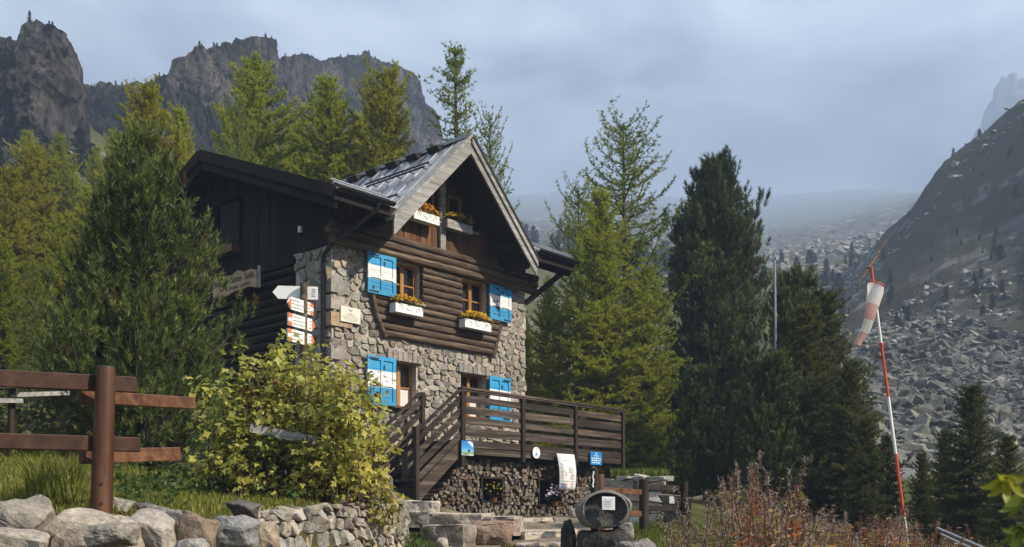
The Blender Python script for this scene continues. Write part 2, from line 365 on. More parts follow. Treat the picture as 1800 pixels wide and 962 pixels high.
TALUS = [(1440, 500), (1490, 432), (1556, 408), (1545, 450), (1500, 500), (1475, 560), (1500, 600), (1560, 565), (1640, 552), (1700, 565), (1760, 580), (1830, 590), (1830, 800), (1700, 830), (1560, 850), (1470, 760), (1455, 640), (1390, 560), (1370, 510)]
def terrain():
    fine = np.arange(-36, 36.01, .13); th = np.concatenate([np.arange(-180, -36, 4), fine, np.arange(40, 181, 4)]); th = np.radians(th)
    rr = np.concatenate([[0.0], np.geomspace(1.5, 1600, 470)])
    T, R = np.meshgrid(th, rr); x = (R * np.sin(T)).ravel(); y = (R * np.cos(T)).ravel()
    z = ground(x, y)
    nr, nth = len(rr), len(th)
    i = np.arange(nr - 1)[:, None] * nth + np.arange(nth - 1)[None]
    Fc = np.stack([i, i + nth, i + nth + 1, i + 1], -1).reshape(-1, 4)[:, ::-1]
    Y = np.maximum(y, .1); u = 900 + F * x / Y; v = V0 - F * (z - EYE) / Y
    P = np.stack([x, y, z], 1); r = np.hypot(x, y)
    n1 = fbm(P * .06, 4, 3); n2 = fbm(P * .35, 3, 8); n3 = fbm(P * 1.1, 3, 31)
    def lerp(a, b, t): return a * (1 - t[:, None]) + np.asarray(b)[None] * t[:, None]
    col = np.tile(np.array([[.050, .068, .016]]), (len(x), 1))
    col = lerp(col, (.115, .10, .035), np.clip(.35 + n2 * .5 + n1 * .4, 0, 1))
    far = np.clip((r - 28) / 25, 0, 1)
    mead = lerp(np.tile(np.array([[.055, .062, .02]]), (len(x), 1)), (.10, .085, .03), np.clip(.5 + n1 * .6 + n2 * .3, 0, 1))
    col = col * (1 - far[:, None]) + mead * far[:, None]
    rock = np.zeros(len(x))
    # brown heather on the steep slope, its colour darkened to imitate shadow, grey scree below and beyond
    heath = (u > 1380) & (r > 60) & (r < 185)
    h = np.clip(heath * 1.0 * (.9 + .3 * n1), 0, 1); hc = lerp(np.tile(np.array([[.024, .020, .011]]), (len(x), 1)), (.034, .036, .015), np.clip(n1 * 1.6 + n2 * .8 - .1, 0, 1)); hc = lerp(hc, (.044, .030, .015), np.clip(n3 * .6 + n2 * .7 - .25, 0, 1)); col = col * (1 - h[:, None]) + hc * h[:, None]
    rock = np.maximum(rock, np.where(heath, np.clip((n2 + n1 - .42) * 1.8, 0, .55), 0))
    du, dv = u + n1 * 22, v + n2 * 14
    ta = in_poly(du, dv, TALUS) & (r > 38); rock = np.where(ta, np.clip(.85 + n2 * .3, 0, 1), rock)
    mid = (u > 840) & (u < 1380) & (r > 120); sc_ = np.clip((n1 + .25) * 2.2, 0, 1) * np.clip((r - 170) / 60, 0, 1)
    rock = np.where(mid, np.maximum(sc_, np.clip((n2 - .45) * 3, 0, 1)), rock)
    fr = (u > 1300) & (r > 190); rock = np.where(fr, np.clip(.65 + n1 * .9 + n2 * .3, 0, 1), rock)
    lf = (u < 850) & (r > 30); rock = np.where(lf, np.clip((n2 + n1 * .6 - .55) * 3, 0, 1), rock)
    col = np.where((r > 240)[:, None], lerp(col, (.06, .065, .045), np.full(len(x), .6)), col); fp = np.clip((r - 550) / 500, 0, 1); col = lerp(col, (.105, .112, .122), fp); rock = rock * (1 - .85*fp)  # mist painted into the far slope's colour so its skyline dissolves
    # trodden stony path
    sdist = side_dist(x, y)
    pw = np.clip((.0 - sdist) / .5, 0, 1) * np.clip((2.6 - np.abs(x - .1 * 0 - (.35 + 0 * y)) * 1.35) / .6, 0, 1) * (y < 27) * (y > -5)
    pw = np.clip(pw + n3 * .25 * (pw > .02), 0, 1)
    col = lerp(col, (.25, .215, .17), pw)
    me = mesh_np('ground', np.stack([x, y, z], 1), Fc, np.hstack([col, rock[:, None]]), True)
    m, n, l, b = new_mat('ground_cover')
    at_ = n.new('ShaderNodeAttribute'); at_.attribute_name = 'Col'
    g = noise_node(n, l, 1.8, 8, .75); r1 = ramp(n, [(.3, (.5, .5, .5)), (.7, (1.5, 1.45, 1.3))]); l.new(g.outputs[0], r1.inputs[0])
    c = mixc(n, l, 1.0, at_.outputs[0], r1.outputs[0], 'MULTIPLY')
    def vor(scale):
        tcn = n.new('ShaderNodeTexCoord'); w = n.new('ShaderNodeTexVoronoi'); w.inputs['Scale'].default_value = scale; l.new(tcn.outputs['Object'], w.inputs[0]); return w
    va, vb = vor(.55), vor(.21)
    hs = n.new('ShaderNodeSeparateColor'); l.new(va.outputs['Color'], hs.inputs[0])
    rc = ramp(n, [(.0, (.035, .036, .036)), (.35, (.075, .075, .07)), (.75, (.15, .15, .14)), (1, (.26, .255, .24))]); l.new(hs.outputs[0], rc.inputs[0])
    hs2 = n.new('ShaderNodeSeparateColor'); l.new(vb.outputs['Color'], hs2.inputs[0])
    rc2 = ramp(n, [(.0, (.5, .5, .5)), (1, (1.3, 1.3, 1.3))]); l.new(hs2.outputs[0], rc2.inputs[0])
    rk = mixc(n, l, .8, rc.outputs[0], rc2.outputs[0], 'MULTIPLY')
    c = mixc(n, l, at_.outputs['Alpha'], c, rk)
    l.new(c, b.inputs['Base Color']); b.inputs['Roughness'].default_value = .95; b.inputs['Specular IOR Level'].default_value = .15
    hmix = n.new('ShaderNodeMath'); hmix.operation = 'MULTIPLY'; l.new(va.outputs['Distance'], hmix.inputs[0]); l.new(at_.outputs['Alpha'], hmix.inputs[1])
    ad = n.new('ShaderNodeMath'); ad.operation = 'MULTIPLY_ADD'; l.new(hmix.outputs[0], ad.inputs[0]); ad.inputs[1].default_value = -1.2; l.new(g.outputs[0], ad.inputs[2])
    bump(n, l, ad.outputs[0], .8, .35, b)
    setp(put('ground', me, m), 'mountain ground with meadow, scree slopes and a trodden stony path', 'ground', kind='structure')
terrain()

# ------------------------------------------------------------------ crags above the forest
def cliff(name, sky, base, depth, label, seed, back=40, nu=430, nw=210, lean=.22, amp=.8, pale=1.0):
    us = np.linspace(sky[0][0], sky[-1][0], nu); ws = np.concatenate([np.linspace(0, 1, nw), [1.04, 1.1, 1.2]])
    sv = np.interp(us, [p[0] for p in sky], [p[1] for p in sky]); bv = np.interp(us, [p[0] for p in base], [p[1] for p in base])
    dp = np.interp(us, [p[0] for p in depth], [p[1] for p in depth])
    z0 = EYE + (V0 - bv) / F * dp - 5
    Uu, Ww = np.meshgrid(us, ws); D = np.broadcast_to(dp, Uu.shape); Z0 = np.broadcast_to(z0, Uu.shape); SV = np.broadcast_to(sv, Uu.shape)
    ztop = EYE + (V0 - SV) / F * (D * 1.0); Hh = ztop - Z0
    wc = np.clip(Ww, 0, 1)
    Y = D + lean * Hh * (wc - 1) + np.clip(Ww - 1, 0, 1) * back / .2
    Z = Z0 + Hh * wc - np.clip(Ww - 1, 0, 1) * 30
    X = (Uu - 900) / F * Y
    P = np.stack([X, Y, Z], -1).reshape(-1, 3)
    Q = P * np.array([.10, .10, .045])
    rib = fbm(Q, 5, seed, True, .55); crk = fbm(P * np.array([.36, .36, .2]), 4, seed + 7, True, .6); led = fbm(P * np.array([.05, .05, .22]), 4, seed + 13)
    edge = np.clip(1.15 - wc.ravel(), .25, 1)
    wq = P + 2.5 * np.stack([fbm(P * .12, 2, seed + 31), fbm(P * .12, 2, seed + 32), fbm(P * .12, 2, seed + 33)], 1)
    def blk(s, sd): q_ = np.floor(wq * np.array(s)).astype(np.int64); return _h(q_[:, 0], q_[:, 1] * 0, q_[:, 2], sd) - .5
    d = amp * (3.4 * rib + .9 * crk + 1.5 * led + 2.6 * blk((.16, .1, .07), seed + 40) + 1.3 * blk((.42, .3, .22), seed + 41) + .6 * blk((1.0, .6, .5), seed + 42))
    P[:, 1] -= d * np.clip(edge * 1.6, .3, 1)
    P[:, 0] += amp * 1.1 * fbm(P * .11 + 5, 4, seed + 3) + .5 * amp * crk
    top = np.clip((wc.ravel() - .6) / .4, 0, 1)
    P[:, 2] += top * amp * (1.0 * fbm(np.stack([P[:, 0] * .22, P[:, 1] * .03, P[:, 0] * 0], 1), 5, seed + 5, False, .6) + .9 * blk((.30, .1, .01), seed + 44) - .7)
    n1 = fbm(P * .08, 4, seed + 20); n2 = fbm(P * np.array([.35, .35, .12]), 3, seed + 22)
    veg = np.clip((led * .9 + n1 * 1.1 + .25 * n2 - .22 + .5 * np.clip((wc.ravel() - .86) * 6, 0, 1)) * 2.6, 0, 1)
    rockc = np.array([.105, .098, .096])[None] * (1 + .45 * n2[:, None] + .35 * n1[:, None])
    rockc += np.clip(n1 - .25, 0, 1)[:, None] * np.array([[.06, .03, .012]])
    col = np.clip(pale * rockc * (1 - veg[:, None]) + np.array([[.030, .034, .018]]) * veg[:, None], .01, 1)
    nr, nc = Uu.shape; i = np.arange(nr - 1)[:, None] * nc + np.arange(nc - 1)[None]
    Fc = np.stack([i, i + 1, i + nc + 1, i + nc], -1).reshape(-1, 4)
    o = put(name, mesh_np(name, P, Fc, col, False), M['crag'])
    setp(o, label, 'cliff', kind='structure'); return P.reshape(nr, nc, 3)
def crag_mat():
    m, n, l, b = new_mat('crag_rock')
    at_ = n.new('ShaderNodeAttribute'); at_.attribute_name = 'Col'
    g = noise_node(n, l, .75, 10, .78, stretch=(1, 1, .5)); r = ramp(n, [(.3, (.35, .35, .36)), (.5, (.95, .95, .95)), (.72, (1.65, 1.6, 1.55))]); l.new(g.outputs[0], r.inputs[0])
    c = mixc(n, l, 1.0, at_.outputs[0], r.outputs[0], 'MULTIPLY')
    tcn = n.new('ShaderNodeTexCoord')
    for s_, st in ((.30, (1, .6, .34)), (.85, (1, .7, .55))):
        mpn = n.new('ShaderNodeMapping'); mpn.inputs['Scale'].default_value = st; l.new(tcn.outputs['Object'], mpn.inputs[0])
        wn = n.new('ShaderNodeTexNoise'); wn.inputs['Scale'].default_value = .6; wn.inputs['Detail'].default_value = 5; l.new(mpn.outputs[0], wn.inputs[0])
        wm = n.new('ShaderNodeMix'); wm.data_type = 'VECTOR'; wm.inputs[0].default_value = .45; l.new(mpn.outputs[0], wm.inputs[4])
        wa = n.new('ShaderNodeVectorMath'); wa.operation = 'MULTIPLY_ADD'; wa.inputs[1].default_value = (3, 3, 3); l.new(wn.outputs['Color'], wa.inputs[0]); l.new(mpn.outputs[0], wa.inputs[2]); l.new(wa.outputs[0], wm.inputs[5])
        w = n.new('ShaderNodeTexVoronoi'); w.feature = 'DISTANCE_TO_EDGE'; w.inputs['Scale'].default_value = s_; l.new(wm.outputs[1], w.inputs[0])
        rc = ramp(n, [(0, (.22, .22, .23)), (.05, (.75, .75, .75)), (.16, (1.08, 1.08, 1.08))]); l.new(w.outputs[0], rc.inputs[0]); c = mixc(n, l, .9, c, rc.outputs[0], 'MULTIPLY')
    stn = noise_node(n, l, .22, 6, .7, stretch=(1, 1, .4)); sr = ramp(n, [(.45, (.85, .9, .82)), (.62, (1.25, 1.12, .98))]); l.new(stn.outputs[0], sr.inputs[0]); c = mixc(n, l, .8, c, sr.outputs[0], 'MULTIPLY')
    l.new(c, b.inputs['Base Color'])
    b.inputs['Roughness'].default_value = .95; b.inputs['Specular IOR Level'].default_value = .15
    bump(n, l, g.outputs[0], 1.0, 1.2, b); return m
M['crag'] = crag_mat()
CR1 = cliff('cliff', [(-260, 120), (-120, 85), (-30, 72), (0, 66), (25, 76), (38, 72), (46, 46), (60, 36), (74, 34), (84, 44), (100, 46), (118, 56), (130, 74), (138, 96), (141, 126), (146, 160), (152, 215), (165, 290), (185, 330)],
      [(-260, 270), (0, 262), (150, 280), (190, 345)], [(-260, 92), (0, 94), (120, 96), (190, 110)], 'massive grey rock tower with dark ledges at the end of the ridge', 4, nu=300)
CR2 = cliff('cliff', [(100, 140), (140, 131), (160, 134), (172, 128), (185, 134), (200, 147), (215, 148), (235, 141), (262, 138), (290, 137), (298, 118), (303, 98), (322, 92), (338, 84), (345, 72), (360, 76), (378, 74), (392, 70), (405, 74), (418, 68), (440, 62), (460, 60), (478, 68), (490, 80), (500, 98), (515, 100), (530, 99), (548, 105), (575, 112), (592, 107), (612, 108), (632, 108), (645, 100), (662, 103), (680, 112), (706, 119), (722, 128), (732, 142), (740, 165), (752, 186), (764, 204), (776, 245), (800, 330), (840, 400)],
      [(100, 330), (350, 335), (750, 345), (840, 420)], [(100, 128), (250, 130), (300, 120), (500, 155), (640, 195), (840, 235)], 'long grey crag wall with a jagged crest fading to blue', 11, nu=760)
# faint peak above the cloud, far away; mist painted in by paling its rock
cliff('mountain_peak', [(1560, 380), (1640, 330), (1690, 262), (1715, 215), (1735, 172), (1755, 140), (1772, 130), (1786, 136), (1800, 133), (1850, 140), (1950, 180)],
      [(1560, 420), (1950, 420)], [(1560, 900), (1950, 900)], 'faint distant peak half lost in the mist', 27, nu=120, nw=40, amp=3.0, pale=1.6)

# ------------------------------------------------------------------ haze: one closed box of even, pale air
hz = MB(); hz.box(-1620, 1620, -1620, 1620, -8, 520)
vm = bpy.data.materials.new('haze_air'); vm.use_nodes = True; vm.node_tree.nodes.clear()
vo = vm.node_tree.nodes.new('ShaderNodeOutputMaterial'); pv = vm.node_tree.nodes.new('ShaderNodeVolumePrincipled')
pv.inputs['Color'].default_value = (.39, .525, .78, 1); pv.inputs['Density'].default_value = HAZE_DENSITY; pv.inputs['Anisotropy'].default_value = .1
vm.node_tree.links.new(pv.outputs[0], vo.inputs['Volume'])
hzo = hz.build('haze', vm); setp(hzo, 'pale blue mist filling the valley', 'haze', kind='stuff')
# ------------------------------------------------------------------ masonry faces: irregular stones that bulge from the mortar
STONES = [(.34, .305, .275), (.30, .275, .255), (.37, .33, .295), (.26, .24, .23), (.33, .285, .25), (.31, .295, .28), (.40, .365, .33), (.28, .24, .21), (.35, .29, .24), (.30, .285, .27)]
def clip_half(poly, px, py, nx, ny):
    out = []; n = len(poly)
    for i in range(n):
        a, b = poly[i], poly[(i+1) % n]
        da = (a[0]-px)*nx + (a[1]-py)*ny; db = (b[0]-px)*nx + (b[1]-py)*ny
        if da <= 0: out.append(a)
        if (da < 0 < db) or (db < 0 < da):
            t = da / (da - db); out.append((a[0]+(b[0]-a[0])*t, a[1]+(b[1]-a[1])*t))
    return out
def stone_cells(x0, x1, y0, y1, size, rng, aspect=1.7, holes=(), inside=None, big=.15):
    seeds = []; y = y0 - size
    while y < y1 + size:
        hgt = size * rng.uniform(.55, 1.4); x = x0 - size * 2 + rng.uniform(0, size)
        while x < x1 + size * 2:
            w = size * aspect * rng.uniform(.45, 1.6)
            seeds.append((x + w/2 + rng.uniform(-.1, .1)*size, y + hgt/2 + rng.uniform(-.28, .28)*hgt)); x += w
        y += hgt
    seeds = [s for s in seeds if rng.random() > big * .6]
    S = np.array(seeds); cells = []
    for i, (sx, sy) in enumerate(seeds):
        if not (x0 - .02 < sx < x1 + .02 and y0 - .02 < sy < y1 + .02): continue
        if any(h[0] < sx < h[1] and h[2] < sy < h[3] for h in holes): continue
        if inside is not None and not inside(sx, sy): continue
        poly = [(x0, y0), (x1, y0), (x1, y1), (x0, y1)]
        dx = (S[:, 0]-sx)/aspect; dy = S[:, 1]-sy; d2 = dx*dx + dy*dy
        for j in np.argsort(d2)[1:22]:
            ox, oy = S[j]; nx, ny = (ox-sx)/aspect**2, (oy-sy)
            poly = clip_half(poly, (sx+ox)/2, (sy+oy)/2, nx, ny)
            if len(poly) < 3: break
        for h in holes:
            if len(poly) < 3: break
            xs = [p[0] for p in poly]; ys = [p[1] for p in poly]
            if max(xs) > h[0] and min(xs) < h[1] and max(ys) > h[2] and min(ys) < h[3]:
                c = [(h[0]-sx, h[0], sy, 1, 0), (sx-h[1], h[1], sy, -1, 0), (h[2]-sy, sx, h[2], 0, 1), (sy-h[3], sx, h[3], 0, -1)]
                g = max(c); poly = clip_half(poly, *g[1:])
        if len(poly) >= 3: cells.append(poly)
    return cells
def stone_mesh(mb, cells, place, rng, depth=.05, gap=.012, rough=.3, palette=STONES, dim=1.0):
    """place(a, b, d) -> 3-D point of the wall's face pushed out by d"""
    for poly in cells:
        cx = sum(p[0] for p in poly)/len(poly); cy = sum(p[1] for p in poly)/len(poly)
        pts = []
        for i in range(len(poly)):                       # round the corners a little
            a, b = poly[i], poly[(i+1) % len(poly)]
            if math.hypot(a[0]-b[0], a[1]-b[1]) < .008: continue
            pts += [(a[0]*.88+b[0]*.12, a[1]*.88+b[1]*.12), (a[0]*.12+b[0]*.88, a[1]*.12+b[1]*.88)]
        if len(pts) < 5: continue
        r = max(.03, sum(math.hypot(p[0]-cx, p[1]-cy) for p in pts)/len(pts))
        k = 1 - gap * rng.uniform(.6, 1.5) / r
        if k < .3: continue
        dd = depth * rng.uniform(.55, 1.3); tx, ty = rng.uniform(-rough, rough), rng.uniform(-rough, rough)
        base = rng.choice(palette); f = dim * rng.uniform(.72, 1.22); col = tuple(min(.6, c*f*g_) for c, g_ in zip(base, (.98*rng.uniform(.97, 1.03), 1.0, .95*rng.uniform(.95, 1.05))))
        rings = []
        for sc_, dz in ((k, -.01), (k, dd*.6), (k*.93, dd*.95), (k*.6, dd)):
            ring = []
            for p in pts:
                jx = rng.uniform(-.035, .035)*r*(dz > 0)
                ax, ay = cx+(p[0]-cx)*sc_+jx, cy+(p[1]-cy)*sc_+rng.uniform(-.035, .035)*r*(dz > 0)
                ring.append(place(ax, ay, max(-.01, dz + (tx*(ax-cx)+ty*(ay-cy) + rng.uniform(-.12, .12)*dd)*(dz > 0))))
            rings.append(ring)
        n = len(pts); vs = sum(rings, []) + [place(cx, cy, dd*rng.uniform(.9, 1.15))]
        fs = [(q*n+i, q*n+(i+1) % n, (q+1)*n+(i+1) % n, (q+1)*n+i) for q in range(3) for i in range(n)]
        fs += [(3*n+i, 3*n+(i+1) % n, 4*n) for i in range(n)]
        mb.add(vs, fs, 0, col)

# ------------------------------------------------------------------ the mountain hut
HX, HY = (583 - 900) / F * 20, 20.0
HA = math.atan2(.7455, .6665); HC, HS = math.cos(HA), math.sin(HA)
hut = empty('mountain_hut', (HX, HY, 0), HA, 'stone and dark timber mountain hut with blue and white shutters', 'mountain hut')
def fac(u, v, y=0.0):                      # photo pixel -> (t, z) on a plane parallel to the facade, y metres inside it
    k = (u - 900) / F
    t = (k * (HY + HC * y) - HX + HS * y) / (HC - k * HS)
    return t, EYE + (V0 - v) / F * (HY + HS * t + HC * y)
def hw(t, y, z): return Vector((HX + HC*t - HS*y, HY + HS*t + HC*y, z))
WL, WD = 6.07, 7.94; ZL = 7.2
rng = random.Random(5)
OPEN = [(1.61, 2.42, 6.33, 7.18), (3.75, 4.62, 6.34, 7.18), (1.58, 2.36, 3.98, 4.98), (3.78, 4.60, 3.92, 4.95)]
GOPEN = [(2.06, 2.92, 8.32, 9.05), (3.34, 4.18, 8.32, 9.05)]
def wall_grid(mb, x0, x1, z0, z1, th, holes, m=0, map_=None):
    """a wall with real openings; face at y=0, thickness th inwards"""
    xs = sorted({x0, x1, *[h[0] for h in holes], *[h[1] for h in holes]}); zs = sorted({z0, z1, *[h[2] for h in holes], *[h[3] for h in holes]})
    xs = [x for x in xs if x0 <= x <= x1]; zs = [z for z in zs if z0 <= z <= z1]
    solid = lambda i, j: 0 <= i < len(xs)-1 and 0 <= j < len(zs)-1 and not any(h[0] < (xs[i]+xs[i+1])/2 < h[1] and h[2] < (zs[j]+zs[j+1])/2 < h[3] for h in holes)
    q = map_ or (lambda x, y, z: (x, y, z))
    for i in range(len(xs)-1):
        for j in range(len(zs)-1):
            if not solid(i, j): continue
            a, b, c, d = xs[i], xs[i+1], zs[j], zs[j+1]
            F4 = [[(a,0,c),(b,0,c),(b,0,d),(a,0,d)], [(a,th,c),(a,th,d),(b,th,d),(b,th,c)]]
            if not solid(i-1, j): F4.append([(a,0,c),(a,0,d),(a,th,d),(a,th,c)])
            if not solid(i+1, j): F4.append([(b,0,c),(b,th,c),(b,th,d),(b,0,d)])
            if not solid(i, j-1): F4.append([(a,0,c),(a,th,c),(b,th,c),(b,0,c)])
            if not solid(i, j+1): F4.append([(a,0,d),(b,0,d),(b,th,d),(a,th,d)])
            for f in F4: mb.add([q(*p) for p in f], [(0,1,2,3)], m)
# -- core: stone walls
PANEL = [(1.02, 6.24), (1.10, 5.95), (1.37, 5.47), (4.76, 5.46), (5.02, 6.15), (5.04, ZL), (.98, ZL)]
def in_panel(x, z): return bool(in_poly(np.array([x]), np.array([z]), PANEL)[0])
w = MB(); wall_grid(w, 0, WL, 1.1, 7.22, .45, OPEN)
def sidemap(x, y, z): return (y, WD - x, z)          # the shaded side wall: runs back along +y
wall_grid(w, 0, WD, 1.1, 3.4, .45, [], 0, sidemap)
w.box(0, .45, .45, 1.24, 3.4, 7.2); w.box(WL-.45, WL, .45, WD, 1.1, 8.2); w.box(.5, WL-.5, WD-.45, WD, 1.1, 8.2)
wall = w.build('stone_wall', M['mortar'], hut)
st = MB()
def pan_clip(x, z):
    return not in_panel(x, z)
cells = stone_cells(0, WL, 1.3, ZL+.03, .140, rng, 1.6, [(h[0], h[1], h[2], h[3]) for h in OPEN], pan_clip)
def off_panel(poly):                                   # trim stones that reach under the timber panel
    return [p for p in poly]
stone_mesh(st, [off_panel(c) for c in cells], lambda a, b, d: (a, -d, b), rng, .042, .016)
cells = stone_cells(0, 1.24, 1.3, ZL, .2, rng, 1.5)
stone_mesh(st, cells, lambda a, b, d: (-d, a, b), rng, .055, .013)
cells = stone_cells(0, WD, 1.3, 3.3, .24, rng, 1.5); stone_mesh(st, [c for c in cells if c[0][0] > 1.2], lambda a, b, d: (-d, a, b), rng, .05, .013)
cells = stone_cells(0, WD, 1.3, 7.1, .3, rng, 1.5); stone_mesh(st, cells, lambda a, b, d: (WL+d, a, b), rng, .05, .013)
# quoins at the near corner
for k in range(16):
    z = 1.7 + k*.345; lx = rng.uniform(.28, .5); ly = rng.uniform(.22, .4); 
    if z + .33 > ZL: break
    if rng.random() < .55:
        fq = rng.uniform(.8, 1.1); col = tuple(c*fq for c in rng.choice(STONES))
        if 4.9 < z < 5.5: col = (.40, .30, .20)
        q = MB(); st.box(-.068, lx if k % 2 else ly, -.068, ly if k % 2 else lx, z+.015, z+.30, 0, col)
st.build('stonework', M['stone'], wall, bevel=.012)
# lintel stones over the lower windows
for (a, b, c, d) in OPEN[2:]:
    s_ = MB(); n = 7
    for i in range(n):
        x = a - .12 + (b-a+.24)*i/n; wd = (b-a+.24)/n - .012
        s_.box(x, x+wd, -.075-rng.uniform(0, .02), .1, d+.004, d+.20+rng.uniform(-.04, .05), 0, (lambda q_, c_: tuple(k*q_ for k in c_))(rng.uniform(.8, 1.1), rng.choice(STONES)))
    s_.build('lintel', M['stone'], hut, bevel=.012)
# -- timber panel between the upper windows, log band, gable
def logm(p, q, r, m=0, mb=None, n=10, seg=14, wob=.05):
    p, q = Vector(p), Vector(q); path = [p.lerp(q, i/seg) + Vector((0, rng.uniform(-.006, .006), rng.uniform(-.006, .006))) for i in range(seg+1)]
    mb.tube(path, [r*rng.uniform(.95, 1.05) for _ in path], n, m, None, True, wob, rng)
def panel_span(z):
    xs = []
    for (x0, z0), (x1, z1) in zip(PANEL, PANEL[1:] + PANEL[:1]):
        if (z0 > z) != (z1 > z): xs.append(x0 + (z - z0)*(x1-x0)/(z1-z0))
    return min(xs), max(xs)
pitch = .158; z = 5.54
lw = MB(); back = MB()
while z < 7.16:
    a, b = panel_span(z)
    if z > 6.26:
        for (p, q) in ((a, 1.575), (2.46, 3.71), (4.66, b)):
            if z < 7.16: logm((p, -.05, z), (q, -.05, z), .083, 0, lw)
    else: logm((a+.02, -.05, z), (b-.02, -.05, z), .083, 0, lw)
    z += pitch
lp = lw.build('log_panel', M['log'], hut)
for pts in ([(1.0, -.1, 6.5), (1.03, -.1, 6.2), (1.12, -.1, 5.9), (1.24, -.1, 5.66), (1.36, -.1, 5.45)], [(5.06, -.1, 6.25), (4.95, -.1, 5.9), (4.80, -.1, 5.42)]):
    t = MB(); t.tube(pts, [.055]*len(pts), 8, 0, None, True, .08, rng); t.build('edge_trim', M['log'], lp)
for k, z in enumerate((7.275, 7.435, 7.60)):
    t = MB(); logm((-.12 - .1*(k == 1), -.13 - .012*k, z), (WL+.28, -.13 - .012*k, z), .088, 0, t, 12, 26, .06); t.build('log_beam', M['log'], hut)
pm = MB()                                              # boards of the gable
x = -.02
while x < WL:
    wd = rng.uniform(.13, .2); x1 = min(x+wd, WL)
    top = max(8.0 + .39 - .02, 10.05 - 1.018*abs((x+x1)/2 - 3.03) - .24)
    segs = [(7.66, top)]
    for g in GOPEN:
        if x1 > g[0] and x < g[1]: segs = [(7.66, g[2]), (g[3], top)]
    f = rng.uniform(.65, 1.35)
    for (a, b) in segs: 
        if b > a: pm.box(x+.003, x1-.003, -.045+rng.uniform(-.006, .006), .03, a, b, 0, (f, f*rng.uniform(.9, 1.05), f*rng.uniform(.85, 1.05)))
    x = x1
gw = pm.build('gable_boards', M['plank'], hut, bevel=.004)
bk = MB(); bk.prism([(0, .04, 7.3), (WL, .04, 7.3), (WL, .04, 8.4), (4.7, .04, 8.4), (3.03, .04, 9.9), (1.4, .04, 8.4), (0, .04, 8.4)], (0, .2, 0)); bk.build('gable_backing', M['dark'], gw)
pp = MB(); pp.box(2.99, 3.16, -.14, -.05, 7.66, 9.25); pp.build('gable_post', M['barge'], hut, bevel=.006)
# -- side wall in shade: vertical boards above, logs below
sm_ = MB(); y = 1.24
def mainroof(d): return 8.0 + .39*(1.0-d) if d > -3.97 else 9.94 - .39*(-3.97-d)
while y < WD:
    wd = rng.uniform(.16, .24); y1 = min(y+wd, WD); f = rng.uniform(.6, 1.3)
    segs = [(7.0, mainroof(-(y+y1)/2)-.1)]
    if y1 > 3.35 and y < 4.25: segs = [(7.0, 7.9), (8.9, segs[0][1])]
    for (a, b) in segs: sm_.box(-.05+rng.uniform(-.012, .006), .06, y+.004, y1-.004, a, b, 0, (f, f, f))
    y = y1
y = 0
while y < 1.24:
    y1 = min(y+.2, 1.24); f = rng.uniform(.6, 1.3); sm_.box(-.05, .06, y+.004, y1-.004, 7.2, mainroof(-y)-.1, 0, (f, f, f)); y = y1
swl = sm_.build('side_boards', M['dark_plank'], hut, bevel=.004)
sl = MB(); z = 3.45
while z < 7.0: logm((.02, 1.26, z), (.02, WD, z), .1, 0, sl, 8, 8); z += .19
M['dark_log'] = wood('shaded_log', (.008, .006, .005), (.019, .014, .010), (.035, .026, .019), 'y', .85, 12)  # logs coloured darker to deepen the side wall's shadow
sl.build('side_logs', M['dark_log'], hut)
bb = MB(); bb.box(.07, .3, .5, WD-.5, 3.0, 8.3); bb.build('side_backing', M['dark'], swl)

# -- roofs
def slab(mb, top, th, m=0): mb.prism(top, (0, 0, -th), m)
yo, yr = -1.0, 3.97                                    # front eave, main ridge (local y)
mr = lambda y: 8.0 + .39*(y + 1.0) if y < 3.97 else 9.94 - .39*(y - 3.97)
r_ = MB()
t0, t1 = -.70, 6.85
slab(r_, [(t0, yo, 8.0), (1.0, yo, 8.0), (2.95, yr, mr(yr)), (t0, yr, mr(yr))], .07)
slab(r_, [(5.06, yo, 8.0), (t1, yo, 8.0), (t1, yr, mr(yr)), (3.11, yr, mr(yr))], .07)
slab(r_, [(t0, yr, mr(yr)-.001), (t1, yr, mr(yr)-.001), (t1, 8.94, mr(8.94)), (t0, 8.94, mr(8.94))], .07)
roof = r_.build('roof', M['metal_roof'], hut)
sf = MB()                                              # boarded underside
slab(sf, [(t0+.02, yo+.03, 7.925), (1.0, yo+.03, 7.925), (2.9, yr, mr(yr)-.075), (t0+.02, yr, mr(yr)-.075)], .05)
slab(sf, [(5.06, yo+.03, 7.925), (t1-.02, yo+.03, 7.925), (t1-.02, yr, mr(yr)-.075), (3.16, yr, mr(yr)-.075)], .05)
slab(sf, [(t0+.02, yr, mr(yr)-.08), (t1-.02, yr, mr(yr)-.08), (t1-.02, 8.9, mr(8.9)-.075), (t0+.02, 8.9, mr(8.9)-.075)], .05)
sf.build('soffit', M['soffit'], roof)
for tt in (t0, t1):
    for (ya, yb) in ((yo, yr), (yr, 8.94)):
        f_ = MB(); f_.bar((tt, ya, mr(ya)-.10), (tt, yb, mr(yb)-.10), .05, .24); f_.bar((tt + (.09 if tt < 0 else -.09), ya+.05, mr(ya)-.31), (tt + (.09 if tt < 0 else -.09), yb, mr(yb)-.31), .06, .20)
        f_.build('verge_board', M['dark_plank'], roof, bevel=.006)
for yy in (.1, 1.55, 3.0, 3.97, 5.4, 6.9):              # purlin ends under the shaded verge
    p_ = MB(); p_.tube([(-.55, yy, mr(yy)-.36), (.2, yy, mr(yy)-.36)], .115, 12, 0, None, True, .03, rng); p_.build('purlin_end', M['soffit'], roof)
